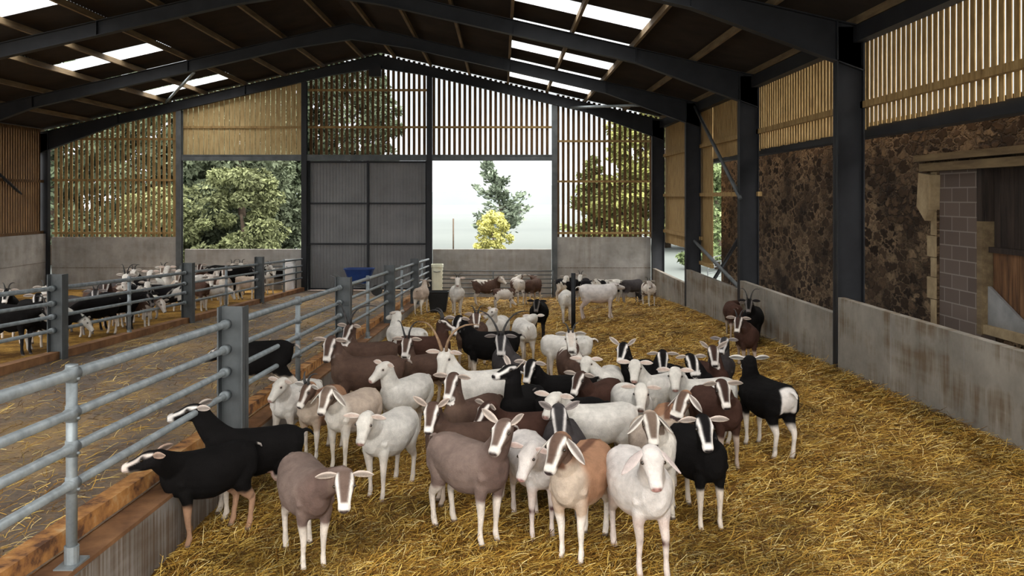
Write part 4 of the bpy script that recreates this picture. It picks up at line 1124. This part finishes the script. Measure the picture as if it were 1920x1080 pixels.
    # tail underside
    if coat not in ('allblack',): mixc(sstep(-p[:, 0], 0.455, 0.475) * (np.abs(p[:, 1]) > 0.018) * 0.5, (0.7, 0.62, 0.55))
    # face
    mixc(headm * sstep(t_, -0.05, 0.0), C['face'])
    st_ = np.exp(-((np.abs(sd_) - (0.046 - 0.10 * np.clip(t_ - 0.04, 0, .2))) ** 2) / 0.00008) * sstep(uu - 0.015 + 0.22 * (t_ - 0.08), -0.012, 0.004) * sstep(t_, -0.015, 0.01) * sstep(0.235 - t_, 0, 0.03)
    mixc(headm * np.clip(st_ * 1.4, 0, 1), C['stripe'])
    ck = sstep(-uu, 0.042, 0.06) * sstep(t_, 0.10, 0.16)
    mixc(headm * ck * C.get('jaw', 0.15), C['stripe'])
    mixc(headm * sstep(t_, 0.185, 0.21), C['stripe'])
    mixc(headm * sstep(t_, 0.236, 0.246) * sstep(uu, -0.045, -0.035), C['nose'])
    for sg in (-1, 1):
        mixc(headm * np.exp(-((t_ - .242) ** 2 + (sd_ - sg * .015) ** 2 + (uu + .018) ** 2) / 0.00010), np.array(C['nose']) * 0.3)
        mixc(headm * np.clip(1.1 * np.exp(-((t_ - .082) ** 2 + (sd_ - sg * .058) ** 2 * .6 + (uu - .016) ** 2) / 0.00022), 0, 1), np.array(C['face']) * 0.25 if coat not in ('white', 'pink') else (0.30, 0.2, 0.17))
    mo = headm * np.exp(-((uu + .047) ** 2) / 0.000012) * sstep(t_, 0.195, 0.215); mixc(np.clip(mo, 0, 1) * 0.8, np.array(C['nose']) * 0.4)
    allco = np.vstack([co, np.array(EV)]); faces += [tuple(i + nv for i in f) for f in EF]
    allcol = np.ones((len(allco), 4)); allcol[:nv, :3] = col; allcol[nv:, :3] = np.array(ecol)
    me = bpy.data.meshes.new('body'); me.from_pydata([tuple(p_) for p_ in allco], [], faces)
    me.polygons.foreach_set('use_smooth', [True] * len(me.polygons))
    ca = me.color_attributes.new('Col', 'FLOAT_COLOR', 'POINT'); ca.data.foreach_set('color', allcol.reshape(-1).astype(np.float32))
    me.materials.append(M_coat)
    bo = bpy.data.objects.new('body', me); COL.objects.link(bo); bo.parent = root
    def sub(mb, name, mat, lab=None):
        m2 = bpy.data.meshes.new(name); m2.from_pydata([tuple(map(float, p_)) for p_ in mb[0]], [], mb[1])
        m2.polygons.foreach_set('use_smooth', [True] * len(m2.polygons)); m2.materials.append(mat)
        o2 = bpy.data.objects.new(name, m2); COL.objects.link(o2); o2.parent = root
        if lab: o2['label'] = lab
        return o2
    # eyes
    if dist < 24:
        for sg in (-1, 1):
            c = Pp + (hx * 0.084 + hside * sg * 0.0680 + hup * 0.015) * s * HS
            v2 = []; f2 = []; r = 0.0135 * s
            loft(v2, f2, [(c + hside * sg * r * math.cos(R(k)), hx, hup, r * math.sin(R(k)) + 1e-4, r * math.sin(R(k)) * .85 + 1e-4, r * math.sin(R(k)) * .85 + 1e-4) for k in (5, 30, 60, 90, 120, 150)], 10)
            sub((v2, f2), 'eye', M_eye)
    if horn:
        hl = {'short': .15, 'long': .27, 'big': .36}[horn]
        for sg in (-1, 1):
            b0 = Pp + (hx * 0.0 + hside * sg * 0.026 + hup * 0.044) * s * earw
            pts = []; rads = []
            up0 = nrm(hup * 0.9 + np.array([0, 0, 0.5]) - hx * 0.1); bk = nrm(-hx + np.array([0, 0, -.15]))
            for k in range(9):
                t = k / 8
                pts.append(b0 + (up0 * math.sin(t * 2.5) * 0.50 + bk * (1 - math.cos(t * 2.5)) * 0.42 + hside * sg * (0.12 * t + (0.85 if horn == 'big' else 0.45) * t * t)) * hl * s)
                rads.append((.0165 * (1 - .82 * t) * s * (1.15 if hl > .3 else 1), .022 * (1 - .82 * t) * s * (1.15 if hl > .3 else 1)))
            v2 = []; f2 = []; chain(v2, f2, pts, rads, 10, hside)
            sub((v2, f2), 'horn', M_hornt if horncol == 'tan' else M_hornd)
    if collar:
        v2 = []; f2 = []
        k = 4; c = pts_n = None
        t = 0.62; c = (1-t)**2 * P0 + 2*t*(1-t) * P1 + t*t * P2
        tn = nrm(2*(1-t)*(P1-P0) + 2*t*(P2-P1)); sref2 = nrm(sref - tn * np.dot(sref, tn)); uu2 = np.cross(tn, sref2)
        r1, r2 = (.098 - .05 * t ** .7) * s + .008, (.135 - .072 * t ** .6) * s + .008
        loft(v2, f2, [(c - tn * .02, sref2, uu2, r1 * .9, r2 * .9, r2 * .9), (c - tn * .018, sref2, uu2, r1, r2, r2), (c + tn * .018, sref2, uu2, r1, r2, r2), (c + tn * .02, sref2, uu2, r1 * .9, r2 * .9, r2 * .9)], 20)
        sub((v2, f2), 'collar', M_collar)
    return root
# ================================================================== THE HERD
GP = 'goats loose in the straw pen'
def G(label, *a_, **k): return goat(label, *a_, group=GP, **k)
# front rows (u, v = ground point under the middle of the body)
G('black goat lowest at the left, nosing over the orange kerb under the bottom rail', 392, 1006, a=-42, coat='blacktan', head=(268, 862), hy=-80, hp=12, ear='back', s=.97, neckp=10)
G('black goat with white face stripe, chin by the bottom rail, behind the lowest black one', 478, 962, a=-72, coat='black', head=(350, 772), hy=-75, hp=8, ear='back', s=1.0, udder=True, neckp=50)
G('grey brown goat with dark shoulders in the left foreground, head lowered', 574, 1046, a=26, coat='grey', head=(646, 915), hy=8, hp=52, ear='side', s=.98, neckp=0)
G('white goat facing forward behind the grey left foreground goat', 730, 918, a=-22, coat='white', head=(682, 800), hy=-14, hp=48, ear='side', s=.97, neckp=45)
G('cream goat with striped face and hanging white ears left of the white goat', 662, 868, a=-24, coat='cream', head=(610, 748), hy=-18, hp=45, ear='droop', s=.98)
G('white bearded goat nearest to the grey steel fence post', 556, 838, a=-22, coat='white', head=(520, 728), hy=-38, hp=40, ear='side', s=.95, beard=True)
G('tan goat with dark striped face between white bearded and cream goats', 603, 850, a=-18, coat='tan', head=(572, 738), hy=-40, hp=50, ear='side', horn='short', s=.93)
G('white goat with head turned to the fence, above the forward facing white one', 762, 828, a=-30, coat='white', head=(712, 695), hy=-50, hp=30, ear='side', s=.98)
G('big grey brown goat in the centre foreground standing side on', 878, 1002, a=42, coat='grey', head=(938, 815), hy=-28, hp=36, ear='up', s=1.04, neckp=50)
G('white goat peering between the grey brown and tan foreground goats', 1000, 985, a=14, coat='pink', head=(987, 862), hy=-35, hp=48, ear='side', s=.98, beard=False, neckp=20)
G('reddish tan goat with striped face and hanging white ears in the foreground', 1090, 1030, a=-24, coat='tan', head=(1042, 845), hy=-35, hp=44, ear='droop', s=1.05, neckp=45)
G('pinkish white goat nearest the camera with wide drooping ears', 1198, 1052, a=10, coat='pink', head=(1225, 872), hy=3, hp=42, ear='droop', s=1.06, fat=1.15, neckp=60, earw=1.35)
G('cream goat with striped face looking over the nearest white goat', 1226, 950, a=4, coat='cream', head=(1222, 800), hy=4, hp=48, ear='droop', s=1.0, neckp=70)
G('black goat with white striped face right of the nearest white goat', 1306, 972, a=12, coat='black', head=(1322, 808), hy=6, hp=48, ear='side', s=1.0, neckp=50)
G('charcoal goat with striped forehead behind the peering white goat', 1058, 950, a=0, coat='charcoal', head=(1048, 788), hy=2, hp=58, ear='up', s=.98, neckp=70)
G('long white goat standing side on in the middle of the herd', 1118, 752, 't', a=-78, coat='white', head=(1034, 757), hy=-30, hp=30, ear='side', s=1.0, neckp=40)
G('brown goat with small striped face low in the herd centre', 878, 787, 't', a=-76, coat='brown', head=(808, 780), hy=-14, hp=48, ear='up', s=.95, neckp=30)
G('dark brown goat whose round rump shows above the grey brown foreground goat', 985, 768, 't', a=-84, coat='dkbrown', head=(905, 775), hy=-60, hp=45, s=.95, neckp=-10)
G('brown goat with long striped face above the small striped one', 888, 742, 't', a=-38, coat='brown', head=(845, 722), hy=-22, hp=46, ear='side', s=.98, neckp=60)
G('white goat with large backswept tan horns in the centre', 905, 690, 't', a=-72, coat='white', head=(831, 676), hy=-18, hp=50, horn='big', horncol='tan', s=1.06, neckp=50)
G('dark brown goat with striped face among the black goats right of centre', 1125, 712, 't', a=-35, coat='dkbrown', head=(1083, 716), hy=-38, hp=45, s=.94)
G('black goat lifting its pink nosed head beside the horned white goat', 978, 726, 't', a=-20, coat='black', head=(950, 672), hy=-55, hp=5, ear='up', s=1.0, neckp=70)
G('black goat with bold striped face behind the lifted black head', 1056, 699, 't', a=-76, coat='black', head=(992, 694), hy=-28, hp=48, s=.97, neckp=45)
G('black goat low behind the long white one, only its back showing', 1066, 741, 't', a=-88, coat='allblack', head=(1000, 745), hy=-60, hp=60, s=.93, neckp=-20)
G('white goat just behind the dark brown striped goat', 1140, 688, 't', a=-15, coat='white', head=(1098, 685), hy=-15, hp=35, s=.95)
G('white goat facing forward in the middle right of the herd', 1186, 723, 't', a=10, coat='white', head=(1202, 742), hy=-12, hp=48, s=.97, neckp=20)
G('white goat looking left above the middle right white goat', 1240, 697, 't', a=-50, coat='white', head=(1190, 693), hy=-12, hp=38, s=.97)
G('white goat with yellowish ears right of the left looking white goat', 1318, 706, 't', a=-76, coat='white', head=(1266, 708), hy=-10, hp=40, s=.97, neckp=40)
G('reddish goat with striped head bent down between white and black goats', 1252, 762, 't', a=-12, coat='tan', head=(1284, 748), hy=-42, hp=50, s=.93, ear='droop', neckp=20)
G('dark reddish brown goat with neat striped face at the right of the herd', 1342, 866, a=14, coat='dkbrown', head=(1357, 736), hy=8, hp=50, s=1.0, neckp=45)
G('black goat with white rump standing away from the camera at the right', 1437, 845, a=196, coat='blackrump', head=(1402, 678), hy=178, hp=20, s=1.06, ear='side', neckp=80)
G('black goat with striped face at the upper left of the right hand group', 1196, 676, 't', a=-30, coat='black', head=(1166, 658), hy=-25, hp=40, s=.97, ear='up', neckp=60)
G('black goat shaking its white streaked head', 1240, 684, 't', a=-30, coat='black', head=(1243, 676), hy=-5, hp=62, s=.93)
G('black goat with striped face between the head shaker and the small brown goat', 1292, 688, 't', a=30, coat='black', head=(1297, 682), hy=12, hp=50, s=.95)
G('small dark brown goat with pale ears in front of the wall pair', 1330, 680, 't', a=12, coat='dkbrown', head=(1338, 664), hy=-4, hp=42, s=.95, ear='up', tag_=1)
G('dark goat whose striped head shows just right of the small brown goat', 1352, 660, 't', a=-10, coat='charcoal', head=(1356, 646), hy=-30, hp=35, s=.92)
G('horned brown goat beside the right wall, nearest of the wall group', 1400, 690, a=-8, coat='dkbrown', head=(1384, 606), hy=-30, hp=50, horn='short', s=1.0, neckp=50)
G('black horned goat at the right wall behind the horned brown one', 1412, 650, a=-20, coat='allblack', head=(1404, 572), hy=-20, hp=42, horn='long', s=1.05, neckp=60)
G('dark brown goat seen from behind at the right wall', 1374, 632, a=176, coat='dkbrown', head=(1380, 575), hy=178, hp=60, s=1.0, neckp=0)
# left middle
G('large brown goat with striped face against the fence in the left middle', 690, 664, 't', a=-82, coat='brown', head=(617, 652), hy=-16, hp=52, s=1.10, fat=1.1, neckp=45)
G('brown goat with sweeping horns and orange collar beside the fence', 690, 638, 't', a=-78, coat='brown', head=(652, 622), hy=-28, hp=45, horn='big', s=1.02, collar=True, neckp=55)
G('brown goat with curled horns facing the camera in the left middle', 796, 660, 't', a=-46, coat='brown', head=(762, 648), hy=-12, hp=50, horn='long', s=.98)
G('dark brown goat with raised neck looking right, horns swept back', 795, 627, 't', a=84, coat='dkbrown', head=(838, 608), hy=75, hp=20, horn='long', s=1.0, neckp=55)
G('sturdy black goat with white face standing side on in mid pen', 920, 618, 't', a=-86, coat='black', head=(856, 608), hy=-32, hp=50, s=1.08, neckp=55)
G('charcoal goat with long upright black horns facing the camera', 952, 654, 't', a=10, coat='charcoal', head=(934, 632), hy=-4, hp=58, horn='big', s=1.02, neckp=75)
G('white goat turned away behind the long horned charcoal goat', 982, 598, 't', a=192, coat='white', head=(1000, 600), hy=190, hp=50, s=1.0, neckp=0)
G('brown goat with small curved horns behind the black side on goat', 884, 604, 't', a=-25, coat='brown', head=(897, 594), hy=0, hp=45, horn='short', s=1.0)
G('pale goat looking left beside the small horned brown goat', 932, 592, 't', a=-20, coat='white', head=(919, 586), hy=-60, hp=25, s=.95)
G('white goat beside the fence posts turned toward the fence', 762, 610, 't', a=-125, coat='white', head=(738, 590), hy=-120, hp=15, s=.98)
G('roan goat with striped horned head in front of a crosswise white goat', 1072, 652, 't', a=6, coat='piedbrown', head=(1068, 626), hy=0, hp=50, horn='short', s=1.0, neckp=60)
G('white goat standing crosswise behind the roan goat', 1062, 626, 't', a=-90, coat='white', head=(1030, 645), hy=-90, hp=60, s=.98, neckp=-20)
G('small black goat alone in the open straw behind the herd', 1011, 634, a=-6, coat='allblack', head=(1006, 572), hy=-10, hp=45, s=1.02, neckp=60)
# back of the pen
G('long white goat standing side on behind the dark pole', 1122, 598, a=92, coat='pink', head=(1158, 536), hy=95, hp=5, s=1.22, neckp=45)
G('white goat facing away left of the dark pole', 1062, 604, a=178, coat='white', head=(1062, 560), hy=178, hp=50, s=1.05, neckp=10)
G('pale goat facing away beside the back left fence end', 790, 588, a=170, coat='cream', head=(800, 530), hy=150, hp=30, s=1.0)
G('white horned goat facing the camera beside the black trough', 857, 590, a=8, coat='white', head=(858, 527), hy=0, hp=35, horn='short', s=1.05)
G('pale backed brown goat side on in front of the back gate', 912, 572, a=88, coat='piedbrown', head=(943, 525), hy=70, hp=35, s=1.08)
G('pale goat with rump toward the camera at the back gate', 970, 569, a=195, coat='piedbrown', head=(975, 520), hy=200, hp=30, s=1.08)
G('brown goat right of the pale rump at the back gate', 1000, 569, a=150, coat='brown', head=(1000, 522), hy=140, hp=40, s=1.05)
G('small brown and white goat standing in front of the back gate goats', 945, 584, a=95, coat='piedbrown', head=(962, 566), hy=95, hp=30, s=.8, neckp=20, Z=26.8)
G('pied goat beneath the back right concrete wall, leftmost of that bunch', 1064, 560, a=60, coat='pied', head=(1060, 523), hy=-20, hp=40, s=1.0, Z=30.2)
G('pied goat second from the left under the back right wall', 1092, 560, a=-30, coat='pied', head=(1088, 520), hy=-20, hp=45, horn='short', s=1.0, Z=30.6)
G('pied goat with spotted back in the middle of the bunch at the back wall', 1113, 560, a=80, coat='pied', head=(1118, 530), hy=60, hp=45, s=1.0, Z=29.2)
G('dark pied goat right of the bunch at the back wall', 1143, 560, a=-70, coat='pied', head=(1137, 531), hy=-20, hp=45, s=1.0, Z=29.8)
G('dark grey goat grazing near the back right corner', 1185, 563, a=120, coat='charcoal', head=(1200, 560), hy=120, hp=60, s=1.0, neckp=-30, Z=29.6)
G('brown and cream goat in the back right corner by the concrete wall', 1217, 566, a=10, coat='piedbrown', head=(1217, 532), hy=5, hp=45, horn='short', s=.95, Z=28.0)
# passage
goat('black goat with white tail walking in the passage behind the big steel post', 482, 735, a=-84, coat='black', head=(398, 664), hy=-88, hp=20, s=1.0, zone='pass', Z=10.6, neckp=15, step=.8)

# far pen behind the left fence
FPG = 'goats crowded behind the far fence'
def L(label, u, X, a, coat, **k): return goat(label, u, X=X, a=a, coat=coat, zone='far', group=FPG, **k)
L('large black goat at the far left edge behind the far fence', 22, -8.35, 75, 'allblack', s=1.1, hy=60, hp=45, horn='short', neckp=20)
L('black goat with white nose beside the leftmost black one', 58, -8.6, 40, 'black', s=1.08, hy=15, hp=50, neckp=45)
L('pied goat just left of the first grey post of the far fence', 84, -9.3, 30, 'pied', s=1.05, hy=20, hp=35, horn='short', neckp=60)
L('low black and white goat right behind the first post of the far fence', 92, -8.0, 100, 'pied', s=.95, hy=100, hp=50, neckp=-20)
L('dark goat right of the first far post with pale ears', 148, -8.7, 60, 'charcoal', s=1.0, hy=20, hp=40, neckp=45, horn='short')
L('black goat lowering its white muzzle to the far kerb', 184, -8.15, -30, 'black', s=1.0, hy=-20, hp=60, neckp=-20)
L('brown speckled goat behind the dark goats of the far pen', 190, -9.4, 80, 'piedbrown', s=1.0, hy=60, hp=40, neckp=40)
L('black goat side on near the middle of the first far bay', 222, -8.2, 85, 'allblack', s=1.05, hy=60, hp=50, neckp=10, horn='short')
L('pied horned goat raising its head above the top rail', 240, -9.2, 20, 'pied', s=1.1, hy=0, hp=40, horn='long', neckp=75)
L('pale goat with head through the rails near the first upright', 258, -8.0, 70, 'piedbrown', s=1.0, hy=75, hp=60, neckp=-10)
L('pale grey goat behind the first galvanised upright', 272, -8.7, 30, 'pied', s=1.0, hy=10, hp=40, neckp=50, horn='short')
L('white faced goat above the rail left of the second far post', 290, -9.3, 10, 'white', s=1.1, hy=0, hp=35, neckp=75)
L('black goat with white saddle left of the second far post', 318, -8.15, -78, 'pied', s=1.05, hy=-60, hp=50, neckp=10)
L('white goat tallest in the crowd left of the second far post', 318, -9.6, 15, 'white', s=1.15, hy=5, hp=35, neckp=75)
L('cream goat close to the second post of the far fence', 334, -8.8, 20, 'cream', s=1.05, hy=10, hp=40, neckp=60)
L('brown and white goat right of the second far post', 372, -8.2, 50, 'piedbrown', s=1.05, hy=30, hp=45, neckp=40)
L('white goat low at the kerb right of the second far post', 402, -8.0, 80, 'white', s=.85, hy=80, hp=60, neckp=-20)
L('pied brown goat in the middle of the second far bay', 396, -9.1, 40, 'piedbrown', s=1.05, hy=20, hp=40, neckp=60)
L('black goat standing taller than all others in the far pen', 424, -9.0, 85, 'allblack', s=1.36, hy=80, hp=50, neckp=0)
L('cream goat in front of the tallest black goat of the far pen', 420, -8.2, 20, 'cream', s=1.05, hy=10, hp=35, neckp=70)
L('white and black goat left of the third far post', 446, -9.1, 30, 'pied', s=1.1, hy=10, hp=35, horn='short', neckp=70)
L('cream goat beside the third post of the far fence', 464, -8.05, 70, 'cream', s=.95, hy=40, hp=50, neckp=10)
L('black goat just beyond the third post of the far fence', 474, -8.8, 80, 'pied', s=1.1, hy=70, hp=45, neckp=40, horn='short')
L('black goat in the last far bay seen side on', 518, -8.4, 80, 'black', s=1.05, hy=60, hp=45, neckp=20)
L('dark horned goat in the last far bay near the white bin', 530, -9.2, 60, 'charcoal', s=1.05, hy=30, hp=40, horn='short', neckp=70)
L('pale goat at the kerb near the end of the far fence', 548, -8.1, 70, 'piedbrown', s=.9, hy=70, hp=60, neckp=-15)

L('dark brown goat with pale muzzle between the first and second far posts', 205, -8.9, 20, 'dkbrown', s=1.05, hy=5, hp=45, neckp=60)
L('pied goat with lowered head directly behind the first galvanised upright', 236, -8.5, 10, 'piedbrown', s=1.0, hy=20, hp=55, neckp=20)
L('charcoal goat back to the wall in the middle of the first far bay', 212, -10.2, 60, 'charcoal', s=1.05, hy=20, hp=40, neckp=50, horn='short')
L('cream horned goat deep in the crowd before the second far post', 302, -10.3, 30, 'cream', s=1.1, hy=5, hp=35, neckp=70, horn='short')
L('white faced pied goat deep in the crowd behind the middle rails', 276, -10.2, -20, 'pied', s=1.1, hy=-5, hp=40, neckp=65, horn='short')
L('brown goat right of the second far post set back from the rails', 380, -10.2, 10, 'dkbrown', s=1.1, hy=5, hp=40, neckp=60)
L('white goat set back right of the second far post', 362, -9.4, -30, 'white', s=1.05, hy=-10, hp=40, neckp=55)
L('pied goat set back behind the tallest black goat of the far pen', 436, -9.5, 20, 'piedbrown', s=1.1, hy=0, hp=40, neckp=60, horn='short')
L('black goat at the far left edge set back by the wall', 14, -9.9, 30, 'black', s=1.05, hy=10, hp=45, neckp=50, horn='short')
L('pied goat in the last far bay close to the third post', 500, -8.2, 40, 'pied', s=1.0, hy=20, hp=45, neckp=40)
